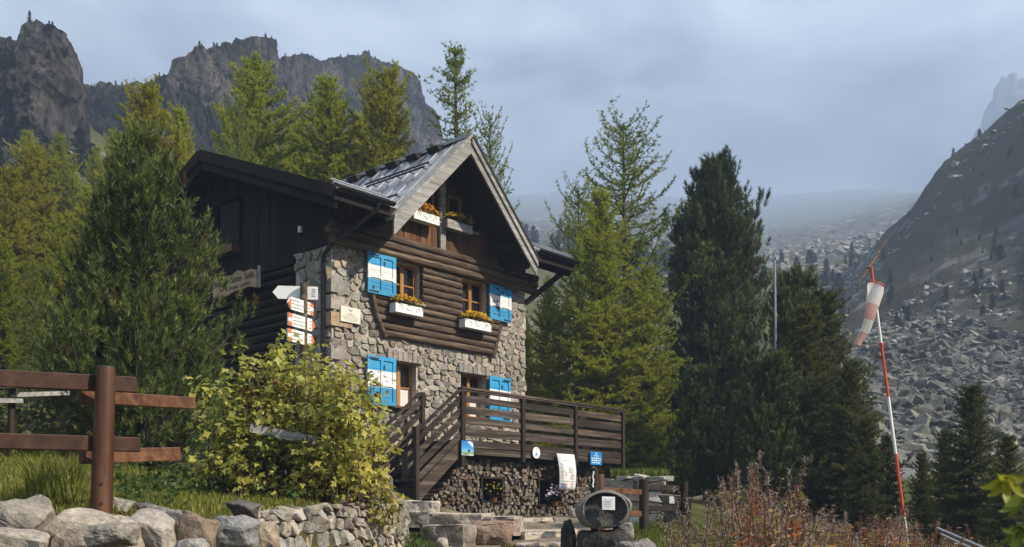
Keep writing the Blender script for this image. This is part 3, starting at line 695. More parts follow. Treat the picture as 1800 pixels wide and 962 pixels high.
# front gable roof
g_ = MB(); gx, gy, gz_ = 3.03, -1.05, 10.05
gl = lambda t: gz_ - 1.018*abs(t-gx)
TL, TR = .76, 5.30
g_.prism([(gx, gy, gz_), (gx, yr, gz_), (TL, gy+.25, gl(TL)), (TL, gy, gl(TL))], Vector((.05, 0, -.05)))
g_.prism([(gx, gy, gz_), (TR, gy, gl(TR)), (TR, gy+.25, gl(TR)), (gx, yr, gz_)], Vector((-.05, 0, -.05)))
nL = Vector((-1.018, 0, 1)).normalized()
groof = g_.build('gable_roof', M['metal_roof'], hut)
def gp(s, y, h=0):                                     # point on the front gable's near slope, s metres below the ridge
    return Vector((gx, y, gz_)) + Vector((-1, 0, -1.018)).normalized()*s + nL*h
for k in range(10):                                    # standing seams run down the slope
    y = gy + .42*k + .35
    smax = min(3.18, 3.2*(1 - (y - gy)/(yr-gy)))
    if smax > .3:
        q = MB(); q.bar(gp(.02, y, .012), gp(smax, y, .012), .018, .032, nL); q.build('standing_seam', M['metal_roof'], groof)
for k in range(6):                                     # little hooded vents below the ridge; dark faces imitate their shaded openings
    y = gy + .75 + .72*k
    q = MB(); a, b, c = gp(.02, y), gp(.45, y), gp(.02, y+.5)
    q.add([gp(.02, y, .015), gp(.36, y-.05, .17), gp(.36, y+.30, .17), gp(.02, y+.34, .015), gp(.36, y-.05, .015), gp(.36, y+.30, .015)], [(0,1,2,3)], 0); q.add([gp(.02, y, .016), gp(.36, y-.05, .016), gp(.36, y-.05, .168), gp(.02, y+.34, .016), gp(.36, y+.30, .168), gp(.36, y+.30, .016)], [(0,1,2), (3,4,5), (1,5,4,2)], 1)
    q.build('roof_vent', [M['metal_roof'], M['dark']], groof)
for s, ys in ((1.2, (gy+.35, gy+2.5)), (1.38, (gy+.35, gy+2.3)), (2.5, (gy+.35, gy+1.0))):
    q = MB(); q.tube([gp(s, ys[0], .14), gp(s, ys[1], .14)], .022, 6); 
    y = ys[0]+.1
    while y < ys[1]: q.bar(gp(s-.12, y, .02), gp(s, y, .15), .02, .02, nL); y += .42
    q.build('snow_guard', M['gutter'], groof)
rc = MB(); rc.prism([(gx-.17, gy-.02, gz_-.10), (gx, gy-.02, gz_+.075), (gx+.17, gy-.02, gz_-.10), (gx, gy-.02, gz_+.02)], (0, 4.6, 0)); rc.build('ridge_cap', M['gutter'], groof)
def gsl(t, dz): return (t, gy, gl(t)+dz)
def barge(name, side, y0, y1, lo, hi, mat, tE):
    q = MB(); sg = -1 if side == 'l' else 1
    e = gx + sg*(tE); 
    q.prism([(gx, y0, gz_+hi), (e, y0, gl(e)+hi), (e, y0, gl(e)+lo), (gx, y0, gz_+lo)], (0, y1-y0, 0)); return q.build(name, mat, groof, bevel=.006)
barge('bargeboard', 'l', gy-.03, gy+.02, -.40, -.02, M['barge'], 2.27)
barge('bargeboard', 'r', gy-.028, gy+.02, -.40, -.18, M['barge'], 2.27)
barge('bargeboard', 'r', gy-.07, gy-.03, -.19, -.03, M['barge'], 2.27)
for sg in (-1, 1):
    q = MB(); e = gx+sg*2.3; q.prism([(gx, gy-.09, gz_+.03), (e, gy-.09, gl(e)+.03), (e, gy-.09, gl(e)-.035), (gx, gy-.09, gz_-.035)], (0, .12, 0))
    q.prism([(gx, gy-.085, gz_+.032), (e, gy-.085, gl(e)+.032), (e, gy+.24, gl(e)+.032), (gx, gy+.24, gz_+.032)], (0, 0, .012)); q.build('verge_flashing', M['gutter'] if sg > 0 else M['barge'], groof)
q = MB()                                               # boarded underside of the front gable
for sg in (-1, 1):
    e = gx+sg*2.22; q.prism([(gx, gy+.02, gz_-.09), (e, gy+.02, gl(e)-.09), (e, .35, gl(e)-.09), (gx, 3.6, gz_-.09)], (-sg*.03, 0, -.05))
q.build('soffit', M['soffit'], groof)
for (tx, r) in ((gx, .12), (1.35, .10), (4.71, .10)):
    q = MB(); zz_ = gl(tx) - (.38 if tx == gx else .34); q.tube([(tx, gy+.14, zz_), (tx, .1, zz_)], r, 12, 0, None, True, .03, rng)
    q.build('purlin_end', M['fence'] if tx == gx else M['soffit'], groof)
# eave gutters with snow rails, downpipe, strut
def gutter(ta, tb):
    q = MB(); n = 10
    prof = [(yo-.02-.075 + .075*math.cos(math.pi+math.pi*i/n), 7.99 + .075*math.sin(math.pi+math.pi*i/n)) for i in range(n+1)]
    prof2 = [(yo-.02-.075 + .066*math.cos(math.pi+math.pi*i/n), 7.99 + .066*math.sin(math.pi+math.pi*i/n)) for i in range(n+1)]
    pr = prof + prof2[::-1]; q.prism([(ta, a, b) for a, b in pr], (tb-ta, 0, 0)); o = q.build('gutter', M['gutter'], hut)
    q = MB(); q.tube([(ta, yo+.12, 8.17), (tb, yo+.12, 8.17)], .016, 6); q.tube([(ta, yo+.05, 8.10), (tb, yo+.05, 8.10)], .014, 6)
    t = ta+.1
    while t < tb: q.bar((t, yo+.2, 8.09), (t, yo+.1, 8.19), .015, .015); t += .5
    q.build('snow_rail', M['bright_metal'], o)
    q = MB(); t = ta+.25
    while t < tb: q.bar((t, yo-.2, 7.90), (t, yo-.2, 8.02), .02, .025); t += .7
    q.build('gutter_bracket', M['bright_metal'], o)
gutter(t0, .74); gutter(5.32, t1)
f_ = MB(); f_.box(t0, .98, yo+.0, yo+.05, 7.74, 7.92); f_.build('fascia', M['dark_plank'], roof); f_ = MB(); f_.box(5.1, t1, yo+.0, yo+.05, 7.74, 7.92); f_.build('fascia', M['dark_plank'], roof)
q = MB(); q.tube([(.35, yo-.09, 7.9), (.33, yo-.06, 7.78), (-.05, .0, 7.15), (-.13, .13, 6.95), (-.13, .13, 2.3)], .045, 10); q.build('downpipe', M['gutter'], hut)
q = MB(); q.bar((WL-.02, -.05, 6.95), (WL+.62, -.72, 7.72), .11, .13); q.build('roof_strut', M['soffit'], hut, bevel=.008)
q = MB(); q.tube([(5.2, -.85, 7.65), (5.2, .0, 7.65)], .12, 12, 0, None, True, .05, rng); q.tube([(6.02, -.30, 7.5), (6.02, .3, 7.5)], .1, 10); q.build('beam_end', M['soffit'], hut)

# -- windows and shutters
def window(a, b, c, d, y, curtain=False, sill=True, mull=True):
    w_ = MB(); fw = .055
    w_.box(a, a+fw, y, y+.07, c, d); w_.box(b-fw, b, y, y+.07, c, d); w_.box(a+fw, b-fw, y, y+.07, c, c+fw); w_.box(a+fw, b-fw, y, y+.07, d-fw, d)
    mx_ = (a+b)/2; zc = c + (d-c)*.46
    w_.box(mx_-.05, mx_+.05, y-.012, y+.06, c+fw, d-fw)
    for (p, q_) in ((a+fw, mx_-.05), (mx_+.05, b-fw)): w_.box(p, q_, y+.01, y+.05, zc-.018, zc+.018)
    o = w_.build('window', M['frame'], hut, bevel=.006)
    g = MB(); g.box(a+.03, b-.03, y+.045, y+.055, c+.03, d-.03); g.build('pane', M['glass'], o)
    if curtain:
        for (p, q_) in ((a+fw, mx_-.05), (mx_+.05, b-fw)):
            k = MB(); n = 12; pts = [(p+(q_-p)*i/n, y+.036+.006*math.sin(i*2.2)) for i in range(n+1)]
            for (x0, y0), (x1, y1) in zip(pts, pts[1:]): k.add([(x0,y0,c+fw), (x1,y1,c+fw), (x1,y1,zc-.03), (x0,y0,zc-.03)], [(0,1,2,3)])
            k.build('curtain', M['curtain'], o)
    if sill:
        s_ = MB(); s_.box(a-.08, b+.08, -.16, y, c-.05, c-.002); s_.build('sill', M['fence'] if curtain else M['barge'], o, bevel=.006)
for i, h in enumerate(OPEN): window(*h, .10 if i < 2 else .16, i >= 2)
for h in GOPEN: window(*h, .0, False, True)
window_side = MB(); window_side.box(-.02, .05, 3.4, 4.2, 7.95, 8.85); window_side.build('window', M['dark'], hut)  # plain dark box imitates an unlit pane without reflections

def paint_mat(z0, z1):
    m, n, l, b = new_mat('shutter_paint')
    t = n.new('ShaderNodeTexCoord'); s = n.new('ShaderNodeSeparateXYZ'); l.new(t.outputs['Object'], s.inputs[0])
    r = n.new('ShaderNodeValToRGB'); r.color_ramp.interpolation = 'CONSTANT'; e = r.color_ramp.elements; e.new(.5)
    for x, (p, c) in zip(e, [(0, (.020, .26, .50)), (z0, (.76, .76, .77)), (z1, (.022, .30, .58))]): x.position = p; x.color = (*c, 1)
    l.new(s.outputs[2], r.inputs[0]); g = noise_node(n, l, 14, 5, .6, stretch=(1, 1, .2))
    r2 = ramp(n, [(.25, (.62, .62, .62)), (.5, (.95, .95, .95)), (.8, (1.05, 1.05, 1.05))]); l.new(g.outputs[0], r2.inputs[0])
    l.new(mixc(n, l, .9, r.outputs[0], r2.outputs[0], 'MULTIPLY'), b.inputs['Base Color']); b.inputs['Roughness'].default_value = .6
    bump(n, l, g.outputs[0], .3, .003, b); return m
PM = paint_mat(.36, .70)
def shutter(t, z, wd, ht, ang=0, hinge_r=False):
    """an opened board shutter with four sunk panels, painted blue-white-blue; the painted height is 0..1 in its own frame"""
    o = MB(); th = .045/1; fr = .085
    ys = -th
    xs = [0, fr, wd/2-.035, wd/2+.035, wd-fr, wd]; zs = [0, fr/ht, .42-.03, .42+.03, 1-fr/ht, 1]
    for i in range(5):
        for j in range(5):
            sunk = i in (1, 3) and j in (1, 3)
            o.box(xs[i], xs[i+1], -th if not sunk else -th+.022, 0, zs[j], zs[j+1])
    for (a, b) in ((1, 2), (3, 4)):                      # board joints inside the panels
        for j in (1, 3):
            n = 3
            for k in range(1, n):
                z_ = zs[j] + (zs[j+1]-zs[j])*k/n; o.box(xs[a]+.01, xs[b]-.01, -th+.022-.006, -th+.03, z_-.02, z_+.02)
    s = o.build('shutter', PM, hut)
    s.scale = (1, 1, ht); s.location = (t, -.115, z); s.rotation_euler = (0, 0, ang)
    xh = wd if hinge_r else 0
    for zf in (.04, .93):
        k = MB(); k.box(min(xh, xh+(-.32 if hinge_r else .32))+.03, max(xh, xh+(-.32 if hinge_r else .32))-.03, -th-.012, -th-.001, zf, zf+.03); k.build('hinge', M['black'], s)
    k = MB(); k.box(wd*.55, wd*.55+.03, -th-.02, -th-.001, .74, .82); k.build('latch', M['black'], s)
shutter(.84, 6.33, .775, .87, math.radians(-1)); shutter(4.63, 6.34, .80, .87, math.radians(2), True)
shutter(.83, 3.96, .775, 1.04, math.radians(-2)); shutter(4.62, 3.90, .80, 1.06, math.radians(3), True)

# ------------------------------------------------------------------ things fixed to the hut
def flower_mesh(n, sx, sy, sz, rng, cols, r0=.022, leafy=True):
    f, g = MB(), MB()
    for _ in range(n):
        a = rng.uniform(-1, 1); b = rng.uniform(-1, 1); h = (1-abs(a)**3*.5)*(1-.3*b*b)*sz*rng.uniform(.55, 1.05)
        c = Vector((a*sx/2, b*sy/2 - .03, h)); nrm = Vector((rng.uniform(-.6, .6), rng.uniform(-1.1, .1), rng.uniform(.3, 1))).normalized()
        t = nrm.orthogonal().normalized(); bt = nrm.cross(t); r = r0*rng.uniform(.7, 1.25); col = rng.choice(cols); k = rng.uniform(.75, 1.1); col = tuple(x*k for x in col)
        pts = [c + (t*math.cos(2*math.pi*i/10) + bt*math.sin(2*math.pi*i/10))*(r if i % 2 == 0 else r*.62) - nrm*.004*(i % 2) for i in range(10)]
        f.add(pts + [c + nrm*.008], [(i, (i+1) % 10, 10) for i in range(10)], 0, col)
    for _ in range(int(n*1.5) if leafy else 0):
        a = rng.uniform(-1, 1); b = rng.uniform(-1, 1)
        c = Vector((a*sx*.52, b*sy*.55-.02, rng.uniform(-.02, .8)*sz)); d = Vector((rng.uniform(-1, 1), rng.uniform(-1, .6), rng.uniform(-.3, 1))).normalized()
        s = d.orthogonal().normalized()*.011; ln = rng.uniform(.03, .07); k = rng.uniform(.6, 1.3)
        g.add([c, c+d*ln*.5+s, c+d*ln, c+d*ln*.5-s], [(0,1,2,3)], 0, (.045*k, .075*k, .018*k))
    return f, g
def flower_box(u0, u1, v0, v1, y, label, seed, cols, mat, tilt=.0, side=False, dens=130, wd=None):
    rr = random.Random(seed)
    if side: loc, wd, ht, rz = hw(-.16, 3.8, 7.62), .95, .19, HA - math.pi/2
    else:
        (ta, za), (tb, zb) = fac(u0, v0, y), fac(u1, v1, y); wd = wd or tb-ta; ht = .20
        tc_, zc_ = fac((u0+u1)/2, (v0+v1)/2, y); loc, rz = hw(tc_, y+.1, zc_-ht/2), HA
    e = empty('flower_box', loc, rz, label, 'flower box', 'flower boxes on the hut')
    b = MB(); h = wd/2; th = .018
    b.box(-h, h, -.10, -.10+th, 0, ht); b.box(-h, h, .10-th, .10, 0, ht); b.box(-h, -h+th, -.10+th, .10-th, 0, ht); b.box(h-th, h, -.10+th, .10-th, 0, ht); b.box(-h+th, h-th, -.10+th, .10-th, .01, .03)
    bo = b.build('planter', mat, e, bevel=.004)
    d = MB()                                              # dark carved ornament on the front board
    for sx in (-1, 1):
        pts = [(sx*(h*.62 + .05*math.cos(a)), -.106, ht*.5 + .05*math.sin(a)) for a in [i*.7 for i in range(7)]]
        d.tube(pts, .0045, 5)
    d.tube([(-.11 + .22*i/8, -.106, ht*.5 + .025*math.cos(i/8*math.pi*2)) for i in range(9)], .0045, 5)
    d.build('ornament', M['grey_ink'], bo)
    soil = MB(); soil.box(-h+.02, h-.02, -.08, .08, .04, ht-.02); soil.build('soil', M['mortar_dark'], e)
    br = MB()
    for sx in (-h*.7, h*.7): br.bar((sx, .10, ht*.4), (sx, .24 if not side else .16, ht*.4), .025, .03)
    br.build('bracket', M['gutter'], e)
    f, g = flower_mesh(int(dens*1.5), wd*1.0, .26, .25, rr, cols, .030)
    fo = f.build('flowers', M['petal'], e, loc=(0, 0, ht-.02)); go = g.build('leaves', M['leaf'], e, loc=(0, 0, ht-.03)); return e
YEL = [(.72, .50, .012), (.70, .42, .01), (.75, .56, .03), (.62, .30, .01)]
flower_box(728, 773, 377, 388, -.34, 'pale flower box with yellow flowers and one red bloom, under the lit gable window', 3, YEL + [(.5, .03, .02)], M['white'], dens=120)
flower_box(787, 831, 393, 404, -.30, 'brown flower box with yellow flowers in the shaded half of the gable', 4, YEL, M['barge'], dens=120)
flower_box(696, 744, 540, 549, -.36, 'white flower box with yellow and orange flowers, beside the plaque corner of the log panel', 5, YEL + [(.55, .14, .01)], M['white'], dens=150)
flower_box(818, 864, 567, 577, -.36, 'white flower box of yellow flowers under the window beside the roof strut', 6, YEL, M['white'], dens=150)
flower_box(0, 0, 0, 0, 0, 'bare brown flower box with a few leaves on the dark shaded side wall', 7, [(.12, .05, .02), (.2, .12, .02)], M['fence'], side=True, dens=25)

def text_mesh(s, size, name='lettering', align='CENTER', ext=.002):
    cu = bpy.data.curves.new('tmp_text', 'FONT'); cu.body = s; cu.size = size; cu.align_x = align; cu.align_y = 'CENTER'; cu.extrude = ext
    to = bpy.data.objects.new('tmp_text', cu); sc.collection.objects.link(to)
    me = bpy.data.meshes.new_from_object(to.evaluated_get(bpy.context.evaluated_depsgraph_get())); me.name = name
    bpy.data.objects.remove(to); bpy.data.curves.remove(cu); return me
def lettering(s, size, parent, loc, rot, mat, align='CENTER'):
    me = text_mesh(s, size, 'lettering', align); me.materials.clear(); return put('lettering', me, mat, parent, loc, rot)
FR = (math.pi/2, 0, 0)                                 # text upright on a board whose front looks along -y
def dashes(mb, x0, x1, z, h, y, rng, m=0):            # rows of writing too small to read
    x = x0
    while x < x1:
        w_ = min(rng.uniform(.6, 2.6)*h*2, x1-x); mb.box(x, x+w_, y-.002, y, z-h/2, z+h/2, m); x += w_ + h*1.1
# name board on the shaded side
nb = empty('name_board', hw(-.42, 2.95, 6.80), HA - math.pi/2, 'wavy wooden name board with dark lettering on the shaded side wall', 'sign')
b = MB(); top, bot = [], []
for i in range(15):
    x = -.9 + 1.75*i/14; top.append((x, 0, .20 + .03*math.sin(x*5.2+1) + .03*math.sin(x*13))); bot.append((x, 0, -.21 + .025*math.sin(x*4.1) + .02*math.sin(x*11+2)))
b.prism(top + bot[::-1], (0, .035, 0)); M['name_wood'] = wood('pale_wood', (.26, .18, .10), (.40, .29, .18), (.50, .38, .25), 'x', .7, 8)
bd = b.build('board', M['name_wood'], nb, bevel=.006)
lettering('Rifugio  Sette  Selle', .205, bd, (-.03, -.004, .065), FR, M['black']); lettering('Val  di  Fersina   m.2014', .125, bd, (.0, -.004, -.10), FR, M['black'])
b = MB(); b.box(.83, .92, .04, .07, -.24, .24); b.box(-.02, .05, .04, .40, -.05, .05); b.build('batten', M['barge'], nb)
# plaque
pl = empty('memorial_plaque', hw(.42, -.10, 5.78), HA, 'small cream memorial plaque with an eagle crest on the stone corner', 'plaque')
b = MB(); b.box(-.26, .26, 0, .06, -.16, .16); bd = b.build('plate', M['offwhite'], pl, bevel=.004)
d = MB()
d.add([(-.085,-.003,.125), (-.02,-.003,.105), (0,-.003,.12), (.02,-.003,.105), (.085,-.003,.125), (.03,-.003,.085), (0,-.003,.055), (-.03,-.003,.085)], [(0,1,2,3,4,5,6,7)])
d.tube([(.035*math.cos(a), -.003, .045+.03*math.sin(a)) for a in [math.pi+i*math.pi/8 for i in range(9)]], .004, 5)
for i, (x0, x1) in enumerate(((-.12, .12), (-.17, .17), (-.21, .21), (-.18, .18), (-.1, .12))): dashes(d, x0, x1, .0 - i*.032, .011, -.001, rng)
d.build('engraving', M['grey_ink'], pl)
# lantern on the shaded wall
ln = empty('wall_lantern', hw(-.2, .81, 7.62), HA - math.pi/2, 'small glass lantern hanging on the dark side wall', 'lantern')
b = MB(); b.tube([(0, 0, -.08), (0, 0, .07)], .05, 8); b.build('lantern_glass', M['curtain'], ln)
b = MB(); b.tube([(0, 0, .07), (0, 0, .13)], [.08, .015], 8); b.bar((0, 0, .13), (0, .2, .18), .02, .02); b.tube([(0, 0, -.1), (0, 0, -.08)], .06, 8); b.build('lantern_frame', M['gutter'], ln)
# ------------------------------------------------------------------ raised wooden deck with stairs
DY, ZF = -1.5, 3.22
def deck_t(u): return fac(u, 740, DY)[0]
DT = [fac(811, 740, DY)[0], fac(917, 740, DY)[0], fac(1010, 740, DY)[0], fac(1093, 740, DY)[0]]
deck = empty('deck', (HX, HY, 0), HA, 'raised dark wooden deck with board railings and stairs in front of the hut', 'deck')
rg = random.Random(77)
def tint(): f = rg.uniform(.6, 1.5); return (f, f*rg.uniform(.93, 1.02), f*rg.uniform(.88, 1.0))
b = MB(); x = DT[0]-.02
y = DY+.06
while y < -.06:
    b.box(DT[0]-.04, DT[3]+.05, y, y+.115, ZF-.04, ZF); y += .123
b.build('floor', M['deck'], deck)
b = MB()
for tt in (DT[0]+.02, DT[1], DT[2], DT[3]-.05): b.box(tt-.06, tt+.06, DY+.05, -.05, ZF-.2, ZF-.045)
b.build('joist', M['deck_post'], deck)
for i, tt in enumerate(DT):
    b = MB(); h = .055; b.box(tt-h, tt+h, DY-.075, DY+.03, 2.80 if i else 2.62, 4.30); b.build('post', M['deck_post'], deck, bevel=.008)
b = MB(); b.box(DT[3]-.05, DT[3]+.05, DY+.05, -.1, ZF-.05, 2.9)
b = MB(); b.box(DT[3]-.055, DT[3]+.055, -.16, -.05, 1.6, 4.3); b.build('post', M['deck_post'], deck, bevel=.008)
for j, (a, c) in enumerate(((4.285, 4.33), (4.245, 4.272))):
    b = MB(); b.box(DT[0]-.07, DT[3]+.07, DY-.10+.02*j, DY+.05-.02*j, a, c, 0, tint()); b.build('handrail', M['deck'], deck, bevel=.006)
for i in range(3):
    a, c = DT[i]+.056, DT[i+1]-.056
    for (z0, z1) in ((4.02, 4.165), (3.775, 3.945), (3.555, 3.70), (3.30, 3.485), (3.055, 3.205), (2.905, 3.045)):
        b = MB(); dz = rg.uniform(-.008, .008); b.prism([(a, DY-.025, z0+dz), (c, DY-.025, z0+rg.uniform(-.01, .01)), (c, DY-.025, z1+rg.uniform(-.01, .01)), (a, DY-.025, z1+dz)], (0, .035, 0), 0, tint())
        b.build('rail_board', M['deck'], deck, bevel=.005)
for (z0, z1) in ((4.02, 4.165), (3.775, 3.945), (3.555, 3.70), (3.30, 3.485), (3.055, 3.205), (2.905, 3.045)):
    b = MB(); b.box(DT[3]-.015, DT[3]+.02, DY+.035, -.17, z0, z1, 0, tint()); b.build('rail_board', M['deck'], deck, bevel=.005)
# stairs descend along the facade
SB = fac(731, 752, DY); SZ0 = 2.02; tb = SB[0]
nstep = 6
for k in range(nstep):
    f = k/nstep; t_ = tb + (DT[0]-tb)*f; z_ = SZ0 + (ZF-SZ0)*(k+.6)/nstep
    b = MB(); b.box(t_, t_+(DT[0]-tb)/nstep+.05, DY+.04, -.45, z_-.045, z_, 0, tint()); b.build('stair_tread', M['deck'], deck, bevel=.006)
for yy in (DY+.0, -.45):
    b = MB(); b.prism([(tb-.02, yy, SZ0-.25), (DT[0], yy, ZF-.33), (DT[0], yy, ZF+.0), (tb-.02, yy, SZ0+.12)], (0, .05, 0), 0, tint()); b.build('stair_stringer', M['deck'], deck)
for yy, tt, zt in ((DY-.02, tb, 3.40), (-.42, .86, 3.40), (-.42, 2.15, 4.30)):
    b = MB(); b.box(tt-.05, tt+.05, yy-.05, yy+.05, 1.75 if zt < 4 else 2.9, zt); b.build('post', M['deck_post'], deck, bevel=.008)
for yy, ta, tbb in ((DY-.02, tb+.05, DT[0]-.055), (-.42, .91, 2.10)):
    for (o0, o1, th) in ((-.05, .0, .11), (-.29, -.14, .035), (-.56, -.40, .035), (-.84, -.66, .035), (-1.08, -.92, .035)):
        b = MB(); za, zb = 3.36, 4.30
        b.prism([(ta, yy-th/2, za+o0), (tbb, yy-th/2, zb+o0), (tbb, yy-th/2, zb+o1), (ta, yy-th/2, za+o1)], (0, th, 0), 0, tint())
        b.build('handrail' if th > .1 else 'rail_board', M['deck'], deck, bevel=.005)

# notices fastened to the deck boards
def board(name, u, v, wd, ht, label, cat, mat, y=DY-.085):
    t_, z_ = fac(u, v, y); e = empty(name, hw(t_, y, z_), HA, label, cat)
    b = MB(); b.box(-wd/2, wd/2, 0, .012, -ht/2, ht/2); p = b.build('panel', mat, e); return e, p
e, p = board('poster', 822, 788, .36, .31, 'small blue and green landscape poster at the stair end of the deck', 'poster', M['white'])
def poster_mat():
    m, n, l, b = new_mat('poster_print'); t = n.new('ShaderNodeTexCoord'); s = n.new('ShaderNodeSeparateXYZ'); l.new(t.outputs['Generated'], s.inputs[0])
    r = n.new('ShaderNodeValToRGB'); e_ = r.color_ramp.elements; e_.new(.5); e_.new(.6); e_.new(.7)
    for x, (q, c) in zip(e_, [(0, (.7, .7, .7)), (.14, (.16, .33, .04)), (.30, (.18, .45, .65)), (.55, (.05, .27, .62)), (1, (.02, .16, .5))]): x.position = q; x.color = (*c, 1)
    r.color_ramp.interpolation = 'LINEAR'
    l.new(s.outputs[2], r.inputs[0]); l.new(r.outputs[0], b.inputs['Base Color']); b.inputs['Roughness'].default_value = .4; return m
b = MB(); b.box(-.18, .18, -.003, -.001, -.155, .155); b.build('print', poster_mat(), p)
b = MB(); b.tube([(.04, -.005, -.055), (.04, -.004, -.055)], .035, 10); b.box(-.14, .02, -.006, -.004, -.14, -.122); b.build('silhouette', M['black'], p)
b = MB()
b.add([(-.02+.0, -.005, .14), (.06, -.005, .15), (.15, -.005, .11), (.17, -.005, .03), (.11, -.005, .05), (.06, -.005, .09)], [tuple(range(6))]); b.build('cloud_print', M['white'], p)
t_, z_ = fac(943, 796, DY-.085); e = empty('round_sign', hw(t_, DY-.085, z_), HA, 'round white sign with a small figure emblem on the deck boards', 'sign')
b = MB(); b.tube([(0, .012, 0), (0, 0, 0)], .132, 28); b.build('disc', M['white'], e)
b = MB(); b.tube([(0, -.004, -.01), (0, -.003, -.01)], .02, 10); b.box(-.05, .05, -.004, -.002, -.045, -.033)
b.bar((-.0, -.003, -.03), (-.045, -.003, -.095), .014, .003, (0, 1, 0)); b.bar((0, -.003, -.03), (.045, -.003, -.095), .014, .003, (0, 1, 0)); b.build('emblem', M['blue_sign'], e)
b = MB(); b.tube([(0, -.004, .085), (0, -.003, .085)], .016, 10); b.build('dot_print', M['logo_red'], e)
# big white notice, slightly curled
t_, z_ = fac(995, 830, DY-.10); e = empty('notice_sheet', hw(t_, DY-.10, z_), HA, 'large curled white notice with tables of text and a blue and red logo', 'notice')
NW_, NH_ = .64, .86
def ncurl(x, z): return (x + .03*((.43-z)/.86)**2*0 + (-z/NH_)*.085*(1 if x < 0 else .35), -.01 - .05*math.sin(math.pi*(z/NH_+.5)) , z)
b = MB(); n = 10
rows = [ncurl(sx*NW_/2, -NH_/2+NH_*i/n) for i in range(n+1) for sx in (-1, 1)]
b.add(rows, [(2*i, 2*i+1, 2*i+3, 2*i+2) for i in range(n)], 0, None, True)
sh_ = b.build('sheet', M['white'], e); so = sh_.modifiers.new('thick', 'SOLIDIFY'); so.thickness = .004
b = MB(); rg2 = random.Random(8)
def nq(x0, x1, z0, z1):
    f = lambda x, z: tuple(Vector(ncurl(x, z)) + Vector((0, -.007, 0)))
    b.add([f(x0, z0), f(x1, z0), f(x1, z1), f(x0, z1)], [(0,1,2,3)])
for i in range(7): nq(-.27, -.27+rg2.uniform(.08, .15), .20-.033*i, .21-.033*i)
nq(-.12, .18, .265, .275); nq(-.27, .27, -.225, -.217)
for i in range(6):
    for x in (-.25, -.10, .09, .16):
        if rg2.random() < .85: nq(x, x+rg2.uniform(.04, .09), -.02-.03*i, -.008-.03*i)
for i in range(5): nq(.02, .02+rg2.uniform(.1, .2), .10-.027*i, .108-.027*i)
for i in range(4): nq(.12, .24, -.27-.03*i, -.263-.03*i)
b.build('text_lines', M['grey_ink'], sh_)
for s, x, mt in (('Big', -.215, M['logo_blue']), ('Mat', -.105, M['logo_red'])): lettering(s, .095, sh_, (x+.03, -.05, -.30), FR, mt)
b = MB(); 
for x in (-.24, -.02): pass
b.box(-.24, -.01, -.052, -.048, -.372, -.352); b.build('logo_line', M['logo_blue'], sh_)
e, p = board('blue_sign', 1048, 806, .47, .325, 'blue sign with three rows of white writing near the far end of the deck', 'sign', M['blue_sign'])
b = MB()
for i, z_ in enumerate((.0, -.055, -.11)): dashes(b, -.20+.01*i, .20-.02*i, z_, .026, -.003, rg2)
dashes(b, -.1, .1, .062, .018, -.003, rg2); b.box(-.012, .012, -.005, -.003, .09, .145); b.box(-.03, .03, -.005, -.003, .13, .145); b.box(-.055, -.035, -.005, -.003, .11, .118); b.box(.035, .055, -.005, -.003, .11, .118)
b.build('white_print', M['white'], p)

# ------------------------------------------------------------------ stacked firewood under the deck
FY = -1.28
wt0, wt1 = fac(747, 900, FY)[0], fac(1044, 860, FY)[0]
def hole(u0, u1, v0, v1):
    a, c = fac(u0, v0, FY), fac(u1, v1, FY); return (a[0], c[0], c[1], a[1])
WH = [hole(846, 884, 838, 884), hole(946, 986, 841, 890)]
slope_l = lambda z: wt0 + max(0, (z-1.75))*1.02
rw = random.Random(21)
cells = stone_cells(wt0, wt1, 1.56, 2.86, .088, rw, 1.12, WH, lambda x, z: x > slope_l(z)+.05 and z < 2.83 - .06*math.sin(x*5), .0)
LOGC = [(.17, .145, .115), (.13, .11, .09), (.21, .18, .14), (.10, .085, .07), (.16, .145, .125), (.25, .215, .17), (.075, .065, .053), (.18, .12, .08)]
M['firewood'] = stone_mat('split_wood', 0, 1.6, .1)
def logpiece(poly, yoff, mb):
    cx = sum(p[0] for p in poly)/len(poly); cy = sum(p[1] for p in poly)/len(poly)
    k = rw.uniform(.80, .98); a = rw.uniform(-.25, .25); pts = []
    for p in poly:
        q = (cx + (p[0]-cx)*k, cy + (p[1]-cy)*k)
        if not pts or math.hypot(q[0]-pts[-1][0], q[1]-pts[-1][1]) > .012: pts.append(q)
    if len(pts) > 4 and rw.random() < .55:                      # split pieces: drop corners to get wedges
        while len(pts) > 4: pts.pop(rw.randrange(len(pts)))
    if len(pts) < 3: return None
    tl = rw.uniform(-.05, .05); c = rw.choice(LOGC); f = rw.uniform(.7, 1.25); c = tuple(x*f for x in c)
    n = len(pts); front = [(x, FY+yoff+(x-cx)*tl+rw.uniform(-.006, .006), z) for x, z in pts]; bk_ = [(x, FY+.36+yoff*.5, z) for x, z in pts]
    mb.add(front + [(cx, FY+yoff-.004, cy)], [(i, (i+1) % n, n) for i in range(n)], 0, c)
    d = tuple(x*.55 for x in c); mb.add(front + bk_, [(i, n+i, n+(i+1) % n, (i+1) % n) for i in range(n)], 0, d)
    return True
def area(p): return abs(sum(p[i][0]*p[(i+1) % len(p)][1] - p[(i+1) % len(p)][0]*p[i][1] for i in range(len(p))))/2
cells.sort(key=lambda p: -area(p))
nind = 0; rest = MB()
for p in cells:
    yo_ = rw.uniform(-.05, .06)
    if nind < 290:
        mb = MB()
        if logpiece(p, yo_, mb):
            o = mb.build('firewood_log', M['firewood'], None, loc=(HX, HY, 0), rot=(0, 0, HA)); nind += 1
            setp(o, 'split grey-brown firewood log end in the stack under the deck', 'firewood log', 'firewood stacked under the deck')
    else: logpiece(p, yo_, rest)
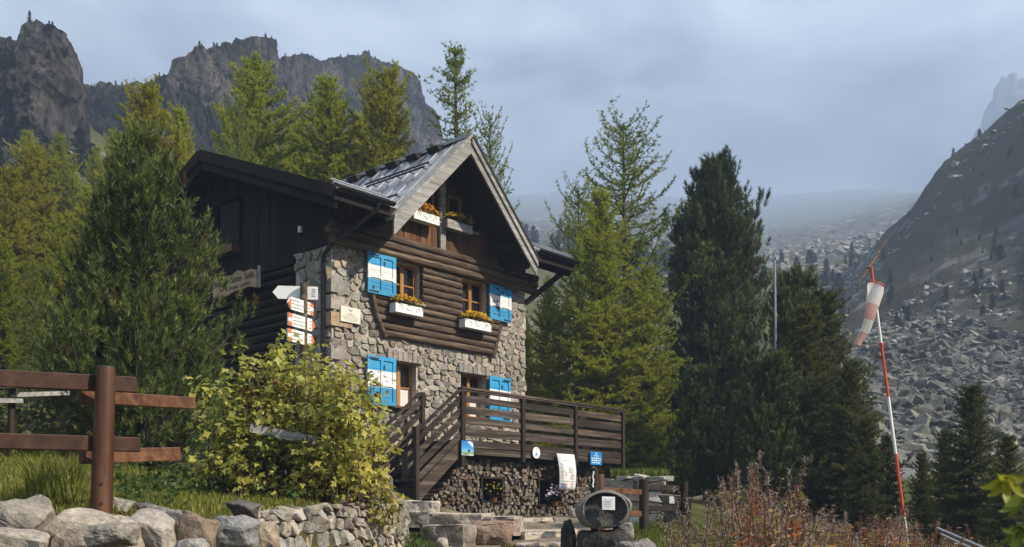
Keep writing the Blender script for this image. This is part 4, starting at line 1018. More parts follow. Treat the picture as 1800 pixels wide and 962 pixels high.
o = rest.build('firewood', M['firewood'], None, loc=(HX, HY, 0), rot=(0, 0, HA)); setp(o, 'small split pieces filling the firewood stack', 'firewood', kind='stuff')
# the wall behind the firewood with two little openings
cw = empty('cellar_wall', (HX, HY, 0), HA, 'dark cellar wall behind the firewood with two small openings', 'wall')
b = MB(); wall_grid(b, wt0-.1, DT[3]-.3, 1.2, 2.95, .2, WH, 0, lambda x, y, z: (x, y+FY+.42, z)); b.build('wall_face', M['mortar_dark'], cw)
for h in WH:
    b = MB(); a, c, d, f = h
    for (p, q, r, s) in ((a, a+.035, d, f), (c-.035, c, d, f), (a+.035, c-.035, f-.035, f), (a+.035, c-.035, d, d+.035)): b.box(p, q, FY-.02, FY+.42, r, s)
    o = b.build('opening_frame', M['deck_post'], cw)
    b = MB(); b.box(a+.035, c-.035, FY+.40, FY+.42, d+.035, f-.035); b.build('pane', M['glass'], o)
def pot_plant(h, label, cols, n, name, sz, seed, r0):
    rr = random.Random(seed); a, c, d, f = h; w_ = c-a
    e = empty(name, hw((a+c)/2, FY-(.16 if n > 20 else .03), d+.05), HA, label, 'flowering plant')
    fl, g = flower_mesh(n, w_*.8, .16, (f-d)*sz, rr, cols, r0); fl.build('flowers', M['petal'], e); g.build('leaves', M['leaf'], e)
    b = MB(); b.tube([(0, 0, -.04), (0, 0, .06)], [.07, .10], 12); b.build('pot', M['fence'], e)
pot_plant(WH[1], 'pale lilac flowers hanging from a small opening in the firewood stack', [(.62, .56, .72), (.72, .68, .78), (.55, .48, .68)], 46, 'hanging_flowers', .72, 4, .036)
pot_plant(WH[0], 'small plant with yellow blooms in the shaded opening of the firewood stack', [(.50, .34, .01), (.3, .3, .02)], 16, 'potted_plant', .8, 9, .03)
b = MB(); cells_ = stone_cells(wt0+1.2, wt1+.1, 1.30, 1.54, .15, rg, 3.0)
cb = MB(); cb.box(wt0+1.2, wt1+.15, -1.50, -1.2, 1.1, 1.53); ce = cb.build('stone_kerb', M['mortar'], None, loc=(HX, HY, 0), rot=(0, 0, HA)); setp(ce, 'low stone kerb in front of the firewood stack', 'kerb')
stone_mesh(b, cells_, lambda a, c, d: (a, -1.50-d, c), rg, .03, .008); b.build('kerb_stones', M['stone'], ce)
b = MB(); logm((wt0+1.1, -1.45, 1.545), (wt1+.1, -1.42, 1.535), .035, 0, b, 8, 10, .1); o = b.build('kerb_log', M['log'], None, loc=(HX, HY, 0), rot=(0, 0, HA)); setp(o, 'thin weathered log lying along the kerb below the firewood', 'log')

# ------------------------------------------------------------------ rocks
def rock_mesh(seed, sx, sy, sz, npts=18, sub=2, rough=.05, flat=.0, base=(.33, .30, .27), bev=.035):
    rr = random.Random(seed); bm = bmesh.new()
    for _ in range(npts):
        v = Vector((rr.gauss(0, 1), rr.gauss(0, 1), rr.gauss(0, 1))).normalized()
        v = Vector([math.copysign(abs(c)**.65, c) for c in v])*rr.uniform(.8, 1.05)
        bm.verts.new((v.x*sx/2, v.y*sy/2, v.z*sz/2))
    bmesh.ops.convex_hull(bm, input=bm.verts); 
    loose = [v for v in bm.verts if not v.link_faces]; bmesh.ops.delete(bm, geom=loose, context='VERTS')
    bmesh.ops.triangulate(bm, faces=bm.faces)
    if sub:
        bmesh.ops.bevel(bm, geom=bm.edges[:], offset=bev*min(sx, sy, sz), segments=1, affect='EDGES', profile=.5)
        bmesh.ops.triangulate(bm, faces=bm.faces)
        for _ in range(sub): 
            bmesh.ops.subdivide_edges(bm, edges=[e for e in bm.edges if e.calc_length() > .10*max(sx, sy, sz)], cuts=1, use_grid_fill=True)
            bmesh.ops.triangulate(bm, faces=bm.faces)
        V = np.array([v.co[:] for v in bm.verts]); m_ = min(sx, sy, sz)
        d = fbm(V*3.2/m_ + seed, 4, seed)*rough*m_ + fbm(V*1.2/m_ + seed*3, 2, seed+5, True)*rough*1.2*m_
        for v, q in zip(bm.verts, d): v.co += v.normal*float(q) if v.normal.length > 0 else Vector()
    me = bpy.data.meshes.new('rock'); bm.to_mesh(me); bm.free()
    c = np.tile(np.array([[*base, 1]], np.float32)*1.0, (len(me.vertices), 1)); k = rr.uniform(.8, 1.2); c[:, :3] *= k
    a = me.color_attributes.new('Col', 'FLOAT_COLOR', 'POINT'); a.data.foreach_set('color', c.astype(np.float32).ravel()); return me
def boulder(u0, u1, v0, v1, Y, label, seed, base=(.33, .30, .27), dy=1.0, name='boulder', npts=18, rz=None):
    c = at((u0+u1)/2, (v0+v1)/2, Y); sx = (u1-u0)/F*Y; sz = (v1-v0)/F*Y
    me = rock_mesh(seed, sx*1.08, max(.18, (sx+sz)/2*dy), sz*1.1, npts, 2, .05, 0, base)
    o = put(name, me, M['boulder'], None, c); return setp(o, label, 'boulder', 'boulders along the edge of the grass terrace')
G1, G2, BR, DK = (.295, .27, .235), (.24, .228, .212), (.25, .19, .14), (.125, .12, .117)
boulder(-40, 95, 876, 948, 7.2, 'large pale flat-topped boulder at the fence end of the row', 1, G1, .9)
boulder(-60, 82, 928, 1000, 6.95, 'pale boulder under the large flat-topped one', 2, G1, .8)
boulder(88, 262, 897, 1010, 7.55, 'biggest pale rounded boulder at the foot of the brown fence post', 3, (.31, .275, .23), .9, npts=26)
boulder(150, 250, 920, 962, 7.05, 'flat slab of rock leaning on the biggest pale boulder', 14, G1, .8)
boulder(215, 312, 898, 1000, 7.6, 'broad grey boulder beside the biggest pale boulder', 5, (.28, .255, .225), .9)
boulder(258, 325, 888, 942, 7.95, 'grey angular stone resting behind the broad grey boulder', 6, G2, .8)
boulder(318, 384, 892, 1000, 7.75, 'brown wedge-shaped boulder with a pointed top', 7, BR, .9, npts=14)
boulder(366, 448, 905, 970, 8.05, 'smooth blue-grey boulder next to the brown wedge', 8, (.235, .235, .235), .9)
boulder(390, 458, 878, 914, 8.75, 'dark grey block lying on the grass edge', 9, DK, .9, npts=12)
boulder(186, 236, 875, 901, 8.3, 'small pale stone just beyond the fence post', 10, G1, .9)
boulder(230, 272, 884, 906, 8.4, 'small dark stone beside the pale one at the post', 11, DK, .9)
boulder(436, 486, 910, 980, 8.5, 'tan upright stone where the dry stone wall begins', 12, (.36, .29, .22), .9)
boulder(300, 372, 948, 1000, 7.3, 'low grey stone at the foot of the brown wedge', 15, G2, .8)
boulder(652, 690, 832, 872, 13.2, 'rounded grey boulder half hidden behind the yellow bush', 16, G2, .9)
boulder(668, 700, 862, 888, 12.9, 'reddish stone on top of the wall end', 18, (.26, .17, .14), .9)

# ------------------------------------------------------------------ dry stone retaining wall along the terrace
def drywall(name, line, tops, hgt, label, seed, size=.15, aspect=1.35, mat='stone_moss', dim=1.0, depth=.07):
    rr = random.Random(seed); L_ = [0]
    for a, b_ in zip(line, line[1:]): L_.append(L_[-1] + math.dist(a, b_))
    tot = L_[-1]
    lx = lambda s: np.interp(s, L_, [p[0] for p in line]); ly = lambda s: np.interp(s, L_, [p[1] for p in line])
    tz = lambda s: float(np.interp(s, L_, tops))
    def place(s, h, d):
        s_ = min(max(s, 0), tot); x, y = lx(s_), ly(s_); e = .15; tx, ty = lx(min(s_+e, tot))-lx(max(s_-e, 0)), ly(min(s_+e, tot))-ly(max(s_-e, 0)); q = math.hypot(tx, ty)
        nx, ny = ty/q, -tx/q
        return (x+nx*(d - h*.10), y+ny*(d - h*.10), tz(s_)-hgt+h)
    e = empty(name, (0, 0, 0), 0, label, 'stone wall')
    b = MB(); n = int(tot/.2)
    for i in range(n):
        s0, s1 = tot*i/n, tot*(i+1)/n
        for (h0, h1) in ((0, hgt*.5), (hgt*.5, hgt-.05)): b.add([place(s0, h0, 0), place(s1, h0, 0), place(s1, h1, 0), place(s0, h1, 0)], [(0,1,2,3)])
        b.add([place(s0, hgt-.05, 0), place(s1, hgt-.05, 0), place(s1, hgt-.05, -.35), place(s0, hgt-.05, -.35)], [(0,1,2,3)])
    b.build('wall_core', M['mortar_dark'], e)
    b = MB(); cl = stone_cells(0, tot, 0, hgt, size, rr, aspect, big=.1); stone_mesh(b, cl, place, rr, depth, .010, .5, STONES, dim)
    cl = stone_cells(0, tot, -.33, .02, size*1.1, rr, 1.4); stone_mesh(b, cl, lambda s, c, d: place(s, hgt-.06+d, c), rr, .05, .012, .3, STONES, dim)
    b.build('stonework', M[mat], e); return e
drywall('dry_stone_wall', [(-2.62, 8.75), (-2.25, 9.5), (-1.75, 11.0), (-1.42, 12.6), (-1.45, 13.3)], [1.56, 1.66, 1.74, 1.80, 1.80], 1.15, 'dry stone retaining wall of small rough stones below the yellow bush', 3, .135, 1.3)
drywall('dry_stone_wall', [(-1.45, 13.3), (-1.55, 14.0), (-2.0, 15.6), (-2.4, 17.0)], [1.82, 1.84, 1.92, 2.0], 1.0, 'end of the dry stone wall turning back to the stairs', 4, .22, 1.3)
a, b_, c = at(1060, 836, 18.0), at(1168, 838, 17.2), at(1172, 838, 18.4)
drywall('low_stone_wall', [(a.x, a.y), (b_.x, b_.y)], [a.z, b_.z], .95, 'low pale stone wall with grass on top beyond the log trough', 6, .19, 1.8, 'stone', 1.15)
a, b_ = at(1164, 868, 16.9), at(1212, 872, 16.4)
drywall('low_stone_wall', [(a.x, a.y), (b_.x, b_.y)], [a.z, b_.z], .6, 'short lower dark stone wall with a small white plate on it', 7, .3, 2.0, 'stone_moss', .45)
pt = at(1180, 879, 16.45); e = empty('number_plate', pt, 0, 'small white plate on the short dark wall', 'plate'); b = MB(); b.box(-.045, .045, -.09, -.06, -.06, .06); b.build('plate', M['white'], e)

# ------------------------------------------------------------------ stone steps of the path
def slab_stone(pts, zt, th, label, seed, base):
    """pts: plan outline (x, y); a rough quarried slab with a level top"""
    rr = random.Random(seed); bm = bmesh.new(); out = []
    n = len(pts); cx = sum(p[0] for p in pts)/n; cy = sum(p[1] for p in pts)/n
    for i in range(n):                                     # knock the corners off
        a, c = Vector(pts[i]), Vector(pts[(i+1) % n]); L_ = (c-a).length; k = min(.3, .12/L_)
        out += [a.lerp(c, k*rr.uniform(.5, 1.4)), a.lerp(c, .5) + Vector((rr.uniform(-.05, .05), rr.uniform(-.05, .05))), a.lerp(c, 1-k*rr.uniform(.5, 1.4))]
    lo = [bm.verts.new((cx+(p.x-cx)*rr.uniform(.96, 1.04), cy+(p.y-cy)*rr.uniform(.96, 1.04), zt-th)) for p in out]
    hi = [bm.verts.new((p.x, p.y, zt+rr.uniform(-.025, .012))) for p in out]; n = len(out)
    bm.faces.new(hi); bm.faces.new(lo[::-1])
    for i in range(n): bm.faces.new((lo[i], lo[(i+1) % n], hi[(i+1) % n], hi[i]))
    bmesh.ops.bevel(bm, geom=[e for e in bm.edges if abs(e.verts[0].co.z-e.verts[1].co.z) < .06 and e.verts[0].co.z > zt-.1], offset=.035, segments=2, affect='EDGES', profile=.5)
    bmesh.ops.triangulate(bm, faces=bm.faces)
    for _ in range(5):
        ed = [e for e in bm.edges if e.calc_length() > .085]
        if not ed: break
        bmesh.ops.subdivide_edges(bm, edges=ed, cuts=1); bmesh.ops.triangulate(bm, faces=bm.faces)
    bm.normal_update(); V = np.array([v.co[:] for v in bm.verts])
    d = .028*fbm(V*5 + seed, 4, seed) + .035*fbm(V*np.array([2.2, 2.2, 6]) + seed, 3, seed+3)
    for v, q in zip(bm.verts, d): v.co += v.normal*float(q)*(.35 if v.normal.z > .8 else 1.0)
    me = bpy.data.meshes.new('stone_step'); bm.to_mesh(me); bm.free(); k = rr.uniform(.9, 1.1)
    a = me.color_attributes.new('Col', 'FLOAT_COLOR', 'POINT'); a.data.foreach_set('color', np.tile(np.array([*[c*k for c in base], 1], np.float32), len(me.vertices)))
    return setp(put('stone_step', me, M['stone_step']), label, 'stone step', 'stone steps of the path')
M['stone_step'] = stone_mat('step_stone', .15, .8, .2)
def xy(u, Y): return ((u-900)/F*Y, Y)
PS = (.46, .40, .33)
slab_stone([xy(702, 16.9), xy(771, 16.6), xy(773, 17.8), xy(690, 18.2)], zz(880, 16.7), .45, 'squared pale block at the foot of the stairs', 31, PS)
slab_stone([xy(752, 15.9), xy(862, 15.6), xy(870, 16.7), xy(765, 17.0)], zz(902, 15.8), .32, 'long stone step below the squared block', 32, PS)
slab_stone([xy(850, 15.4), xy(912, 15.3), xy(915, 16.8), xy(862, 17.0)], zz(907, 15.4), .32, 'flat stone step with a straight front end beside the long one', 33, (.37, .31, .26))
slab_stone([xy(742, 14.7), xy(830, 14.4), xy(856, 15.5), xy(738, 15.7)], zz(923, 14.6), .35, 'lower mossy stone step at the turn of the path', 34, (.30, .26, .22))
boulder(826, 912, 917, 962, 14.9, 'reddish rough stone at the end of the lower step', 35, (.27, .19, .14), .8, npts=22)
slab_stone([xy(912, 15.6), xy(1010, 15.9), xy(1010, 18.0), xy(915, 17.6)], 1.34, .2, 'broad flat paving slab before the firewood', 36, PS)
slab_stone([xy(905, 14.0), xy(1000, 14.0), xy(1004, 15.5), xy(910, 15.4)], 1.17, .15, 'broad flat paving slab close to the log trough', 37, (.44, .38, .32))
slab_stone([xy(770, 13.4), xy(890, 13.2), xy(900, 14.1), xy(780, 14.3)], 1.08, .15, 'flat paving slab below the lower mossy step', 38, (.44, .38, .32))
boulder(765, 790, 945, 968, 13.6, 'small round pale stone at the edge of the path', 41, G1, .9)
boulder(728, 756, 905, 925, 15.5, 'dark stone wedged between the two steps', 42, DK, .9)
boulder(1000, 1025, 890, 912, 15.6, 'pale stone beside the trough', 43, G1)

# ------------------------------------------------------------------ brown wooden fence on the boulders
fn = empty('wooden_fence', at(183, 899, 8.0), 0, 'reddish brown wooden fence with one round post and lapped rails', 'fence')
P0 = at(183, 899, 8.0)
def rel(u, v, Y): return at(u, v, Y) - P0
b = MB(); b.tube([rel(178, 905, 8.0), rel(181, 800, 8.0), rel(186, 652, 8.0), rel(186, 646, 8.0)], [.088, .084, .076, .070], 18, 0, None, True); post = b.build('post', M['fence_post'], fn)
b = MB(); b.tube([rel(186, 646.5, 8.0), rel(186, 644.5, 8.0)], [.071, .066], 18); b.build('post_cap', M['gutter'], post)
for v in (842, 877):
    b = MB(); q = rel(187, v, 7.905); b.tube([q, q + Vector((0, -.012, 0))], .012, 8); b.build('bolt', M['bright_metal'], post)
def rail(ua, va, Ya, ub, vb, Yb, ht, mt='fence'):
    b = MB(); b.bar(rel(ua, va, Ya), rel(ub, vb, Yb), .06, ht); o = b.build('rail', M[mt], fn, bevel=.008); return o
rail(-420, 645, 6.55, 239, 677, 8.27, .134, 'fence_shaded'); rail(-420, 764, 6.55, 245, 782, 8.27, .124, 'fence_shaded')
rail(141, 697, 8.16, 340, 709, 9.35, .112); rail(142, 803, 8.16, 314, 798, 9.2, .128)
f2 = empty('wooden_fence', at(20, 730, 12.0), 0, 'old grey fence with a thin post behind the brown one', 'fence'); P0b = P0; P0 = at(20, 730, 12.0)
b = MB(); b.tube([rel(20, 790, 12), rel(21, 672, 12)], .045, 8); b.build('post', M['deck_post'], f2)
for (ua, va, Ya, ub, vb, Yb) in ((-200, 672, 11, 42, 679, 12), (28, 694, 12, 120, 691, 13), (-200, 700, 11, 40, 705, 12)):
    b = MB(); b.bar(rel(ua, va, Ya), rel(ub, vb, Yb), .04, .055); b.build('rail', M['barge'], f2)
P0 = at(1132, 920, 15.0)
f3 = empty('wooden_fence', P0, 0, 'dark wooden fence by the low stone wall', 'fence')
b = MB(); b.tube([rel(1132, 930, 15), rel(1132, 843, 15)], .075, 14); b.build('post', M['deck_post'], f3)
b = MB(); b.tube([rel(1203, 930, 15.6), rel(1203, 846, 15.6)], .06, 12); b.build('post', M['deck_post'], f3)
for (ua, va, Ya, ub, vb, Yb, mt) in ((1050, 861, 14.2, 1130, 866, 15, 'fence'), (1050, 899, 14.2, 1130, 904, 15, 'fence'), (1124, 856, 15.1, 1206, 859, 15.7, 'deck_post'), (1134, 893, 15.1, 1204, 895, 15.7, 'deck_post')):
    b = MB(); b.bar(rel(ua, va, Ya), rel(ub, vb, Yb), .06, .085); b.build('rail', M[mt], f3, bevel=.006)

# ------------------------------------------------------------------ way-marking post with direction signs
PS0 = at(532, 905, 13.0); P0 = PS0
sp = empty('signpost', PS0, 0, 'round wooden signpost with white and orange hiking direction signs', 'signpost')
b = MB(); b.tube([rel(533, 960, 13), rel(534, 498, 13)], .05, 14); b.build('post', M['log'], sp)
def arrow(u, v, Y, ln, ht, ang, tip, label, stripes=True, seed=1):
    """an arrow board turned ang about the post; tip -1 points towards -x, +1 towards +x"""
    c = rel(u, v, Y); rr = random.Random(seed)
    h = ht/2; x0, x1 = -ln/2, ln/2; tl = ht*.42
    if tip < 0: out = [(x0, 0), (x0+tl, h), (x1, h), (x1, -h), (x0+tl, -h)]
    else: out = [(x1, 0), (x1-tl, -h), (x0, -h), (x0, h), (x1-tl, h)]
    b = MB(); b.prism([(x, 0, z) for x, z in out], (0, .022, 0)); o = b.build('direction_sign', M['white'], sp, loc=c, rot=(0, 0, ang))
    if stripes:
        y = -.003
        tri = [(x0, 0), (x0+tl, h), (x0+tl, -h)] if tip < 0 else [(x1, 0), (x1-tl, -h), (x1-tl, h)]
        s_ = MB(); s_.add([(x, y, z) for x, z in tri], [(0,1,2)]); s_.build('orange_tip', M['orange'], o)
        e0, e1 = (x1-.07, x1) if tip < 0 else (x0, x0+.075)
        for (z0, z1) in ((h*.3, h), (-h, -h*.3)): s_ = MB(); s_.add([(e0, y, z0), (e1, y, z0), (e1, y, z1), (e0, y, z1)], [(0,1,2,3)]); s_.build('orange_marking', M['orange'], o)
        t_ = MB()
        for i, z_ in enumerate((.045, 0, -.045)):
            a, c_ = (x0+tl+.015, x1-.15) if tip < 0 else (x0+.09, x1-.17)
            dashes(t_, a, a+(c_-a)*rr.uniform(.45, .9), z_, .013, -.003, rr); dashes(t_, x1-.125 if tip < 0 else x1-tl-.06, x1-.08 if tip < 0 else x1-tl-.01, z_, .012, -.003, rr)
        t_.build('sign_text', M['grey_ink'], o)
    else:
        t_ = MB()
        for z_ in (.05, .02, -.01, -.04): dashes(t_, x1-.08, x1-.03, z_, .01, -.003, rr)
        t_.build('sign_text', M['grey_ink'], o)
arrow(519, 514.5, 13.06, .60, .175, .12, -1, '', False, 2)
arrow(529, 538, 12.90, .54, .165, 1.12, -1, '', True, 3); arrow(531, 567, 12.90, .56, .165, 1.12, 1, '', True, 4); arrow(530, 594, 12.90, .56, .165, 1.12, 1, '', True, 5)

# ------------------------------------------------------------------ hollowed log water trough and its spout posts
LC = at(1064, 896, 11.0); LR = .285
tr = empty('log_trough', LC, math.radians(-2.7), 'fat hollow grey log of the fountain with a dark wet end and a paper notice', 'water trough')
b = MB(); n = 36; rr = random.Random(12); prof = []
rad = [LR*(1 + .05*math.sin(i*2*math.pi/n*2+.6) + .035*math.sin(i*2*math.pi/n*5) + rr.uniform(-.008, .008)) for i in range(n)]
def ring(y, k, dz=0): return [(math.cos(2*math.pi*i/n)*rad[i]*k*1.03, y, math.sin(2*math.pi*i/n)*rad[i]*k*.80 + dz) for i in range(n)]
rs = [ring(1.45, 1.06), ring(.8, 1.05), ring(.25, 1.02), ring(.05, 1.0), ring(.0, .97), ring(-.005, .90)]
fs = [(q*n+i, q*n+(i+1) % n, (q+1)*n+(i+1) % n, (q+1)*n+i) for q in range(5) for i in range(n)]
b.add(sum(rs, []), fs, 0, (.20, .19, .175), True); b.add(rs[0], [tuple(range(n))], 0, (.2, .18, .15))
M['old_log'] = stone_mat('silvery_log', .15, .8, .1); bo = b.build('log_body', M['old_log'], tr)
b = MB(); rs = [ring(-.005, .895), ring(.03, .86), ring(.045, .83), ring(.04, .4), ring(.05, .05)]
b.add(sum(rs, []), [(q*n+i, q*n+(i+1) % n, (q+1)*n+(i+1) % n, (q+1)*n+i) for q in range(4) for i in range(n)] + [tuple(range(4*n, 5*n))], 0, (.05, .048, .046), True)
M['wet_wood'] = stone_mat('wet_wood', .5, .8, .12); M['wet_wood'].node_tree.nodes['Principled BSDF'].inputs['Roughness'].default_value = .38
b.build('end_face', M['wet_wood'], bo)
b = MB(); pts = [(math.cos(a)*LR*.87*1.03, -.004, math.sin(a)*LR*.87*.80) for a in [math.radians(d) for d in range(-50, 200, 8)]]; b.tube(pts, .011, 6, 0, (.22, .22, .215)); b.build('pale_rim', M['old_log'], bo)
b = MB(); b.tube([(-.08, .03, -.14), (-.08, -.12, -.17)], .028, 10); b.tube([(-.08, -.12, -.17), (-.085, -.15, -.40)], .009, 6); b.build('drain_spout', M['gutter'], tr)
nt_ = empty('paper_notice', LC + Vector((.035, -.045, .075)), math.radians(-2.7), 'square paper notice pinned to the dark end of the log trough', 'notice')
b = MB(); b.prism([(-.075, 0, -.075), (.07, 0, -.08), (.072, .02, .07), (-.075, .02, .075)], (0, .006, 0)); pg = b.build('sheet', M['white'], nt_)
b = MB()
for i in range(5): dashes(b, -.05, .04, .04-.02*i, .007, .0+.010*(1.3-.5*i)*.4-.002, rr)
b.build('text_lines', M['grey_ink'], pg)
boulder(1016, 1106, 931, 1010, 11.15, 'dark block carrying the log trough', 51, (.035, .034, .032), 1.0)  # near-black for wet stone, with the shade under the trough painted in
boulder(1078, 1112, 915, 952, 11.3, 'striped grey stone propping the log trough', 52, G2, 1.0)
boulder(985, 1012, 915, 985, 11.6, 'dark leaning stone beside the log trough', 53, (.04, .039, .037), 1.0)
boulder(1075, 1150, 950, 985, 10.6, 'flat grey stone in front of the trough', 54, (.2, .19, .18), .8)
P0 = at(1045, 900, 12.6)
wp = empty('water_post', P0, 0, 'dark fountain post with a chain of water running down', 'post')
b = MB(); b.tube([rel(1046, 960, 12.6), rel(1045, 835, 12.6), rel(1043, 823, 12.6)], [.058, .054, .05], 12); b.build('post', M['deck_post'], wp)
b = MB(); b.tube([rel(1043, 824, 12.6), rel(1043, 822, 12.4), rel(1042.5, 826, 12.32)], .022, 8); b.build('spout', M['gutter'], wp)
b = MB(); b.tube([rel(1042.5+.8*math.sin(i), 828+i*2.2, 12.50) for i in range(14)], [.008+.004*(i % 2) for i in range(14)], 6); b.build('water_jet', M['white'], wp)
b = MB(); b.tube([at(1056, 960, 12.9), at(1055, 838, 12.9), at(1055, 834, 12.9)], [.062, .06, .045], 12); o = b.build('round_post', M['fence_post'], None); setp(o, 'short reddish round post behind the fountain post', 'post')

# ------------------------------------------------------------------ windsock, flagpole, railing
WB = at(1596, 962, 18.0); WT = at(1531, 468, 18.0); P0 = WB
ws = empty('windsock', WB, 0, 'leaning red and white windsock pole with a drooping sock', 'windsock')
def wpt(f): return (WT-WB)*f
stops = [0, .125, .30, .49, .68, .83, 1.0]; stops = [(962-v)/(962-468) for v in (962, 908, 798, 698, 606, 540, 468)]
mats = ['white', 'red', 'white', 'red', 'white', 'red']
for i in range(6):
    b = MB(); b.tube([wpt(stops[i]), wpt(stops[i+1])], [.031-.008*stops[i], .031-.008*stops[i+1]], 10); b.build('pole_section', M[mats[i]], ws)
b = MB(); q = wpt(stops[4]); b.tube([q-Vector((0, 0, .04)), q+Vector((0, 0, .03))], .038, 10); b.build('pole_clamp', M['red'], ws)
b = MB(); b.tube([rel(1507, 503, 17.6), rel(1530, 466, 17.98), rel(1562, 417, 18.4)], [.016, .022, .016], 8); b.build('cross_stick', M['log'], ws)
b = MB(); b.tube([rel(1526, 472, 17.9), rel(1542, 450, 18.15)], .03, 8); b.build('stick_sleeve', M['fence_post'], ws)
A_, B_ = rel(1540, 501, 17.85), rel(1508, 607, 17.75); d = (B_-A_)
def sock(f0, f1, m, seg=5):
    b = MB(); n = 16; s1 = d.cross(Vector((0, 1, 0))).normalized(); s2 = d.cross(s1).normalized(); rs = []
    for k in range(seg+1):
        f = f0+(f1-f0)*k/seg; r = .15*(1-f)+.055*f
        rs += [A_ + d*f + (s1*math.cos(2*math.pi*i/n)*r + s2*math.sin(2*math.pi*i/n)*r*.75)*(1+.16*math.sin(i*1.6+f*7)*f+.08*math.sin(i*2.9+f*15)) + Vector((.012*math.sin(f*11)+.05*math.sin(math.pi*f), .02*math.sin(f*9), -.02*math.sin(math.pi*f))) for i in range(n)]
    b.add(rs, [(k*n+i, k*n+(i+1) % n, (k+1)*n+(i+1) % n, (k+1)*n+i) for k in range(seg) for i in range(n)], 0, None, True); return b.build('sock_band', m, ws)
M['sock_red'] = leaf_mat('faded_red_cloth', .5, .8, .1, (.68, .44, .40)); M['sock_white'] = leaf_mat('white_cloth', .5, .8, .1, (.72, .72, .75))
for f0, f1, mt in ((0, .32, 'sock_white'), (.32, .58, 'sock_red'), (.58, .79, 'sock_white'), (.79, 1, 'sock_red')): sock(f0, f1, M[mt])
b = MB(); n = 20; s1 = d.cross(Vector((0, 1, 0))).normalized(); s2 = d.cross(s1).normalized(); b.tube([A_ + s1*math.cos(2*math.pi*i/n)*.155 + s2*math.sin(2*math.pi*i/n)*.12 for i in range(n+1)], .012, 6); b.build('sock_ring', M['red'], ws)
b = MB(); q0 = at(1363, 905, 24.0); b.tube([at(1366, 905, 24.6), at(1362, 458, 24.6)], [.045, .03], 10); o = b.build('flagpole', M['bright_metal'], None); setp(o, 'bare grey metal flagpole before the dark pines', 'flagpole')
P0 = at(1640, 960, 9.5); mr_ = empty('metal_railing', P0, 0, 'galvanised double handrail sloping down at the edge of the scree', 'railing')
for dv in (0, 12):
    b = MB(); b.bar(rel(1646+dv*.5, 929+dv*.9, 9.5), rel(1790, 991+dv*1.1, 7.6), .035, .03); b.build('rail', M['bright_metal'], mr_, bevel=.004)
b = MB(); b.bar(rel(1648, 930, 9.5), rel(1648, 1060, 9.5), .04, .04, (0, 1, 0)); b.bar(rel(1600, 934, 9.6), rel(1646, 931, 9.55), .03, .03); b.build('post', M['gutter'], mr_)
# ------------------------------------------------------------------ conifers
def norm(a): return a / np.maximum(np.linalg.norm(a, axis=1, keepdims=True), 1e-9)
def needle_tris(P, D, Ln, Wd, rg_):
    S = norm(np.cross(D, rg_.normal(size=D.shape))) * (Wd * .5)[:, None]
    V = np.stack([P - S, P + S, P + D * Ln[:, None]], 1).reshape(-1, 3)
    return V, np.arange(len(V)).reshape(-1, 3)
def tubes_np(paths, rads, n=4):
    """paths (B,k,3), rads (B,k) -> one mesh of tapering tubes"""
    Bn, k, _ = paths.shape
    T = np.gradient(paths, axis=1); T /= np.maximum(np.linalg.norm(T, axis=2, keepdims=True), 1e-9)
    ref = np.where(np.abs(T[..., 2:3]) < .9, np.array([0, 0, 1.]), np.array([1., 0, 0]))
    A = np.cross(T, ref); A /= np.maximum(np.linalg.norm(A, axis=2, keepdims=True), 1e-9); Bv = np.cross(T, A)
    an = np.arange(n) * 2 * np.pi / n
    V = paths[:, :, None] + (A[:, :, None] * np.cos(an)[None, None, :, None] + Bv[:, :, None] * np.sin(an)[None, None, :, None]) * rads[:, :, None, None]
    idx = np.arange(Bn * k * n).reshape(Bn, k, n)
    a = idx[:, :-1]; b = idx[:, 1:]
    Fc = np.stack([a, np.roll(a, -1, 2), np.roll(b, -1, 2), b], -1).reshape(-1, 4)
    return V.reshape(-1, 3), Fc
GREEN_L = np.array([.27, .33, .036]); YEL_L = np.array([.37, .37, .032]); DARK_L = np.array([.12, .16, .036]); BROWN_L = np.array([.12, .075, .02])
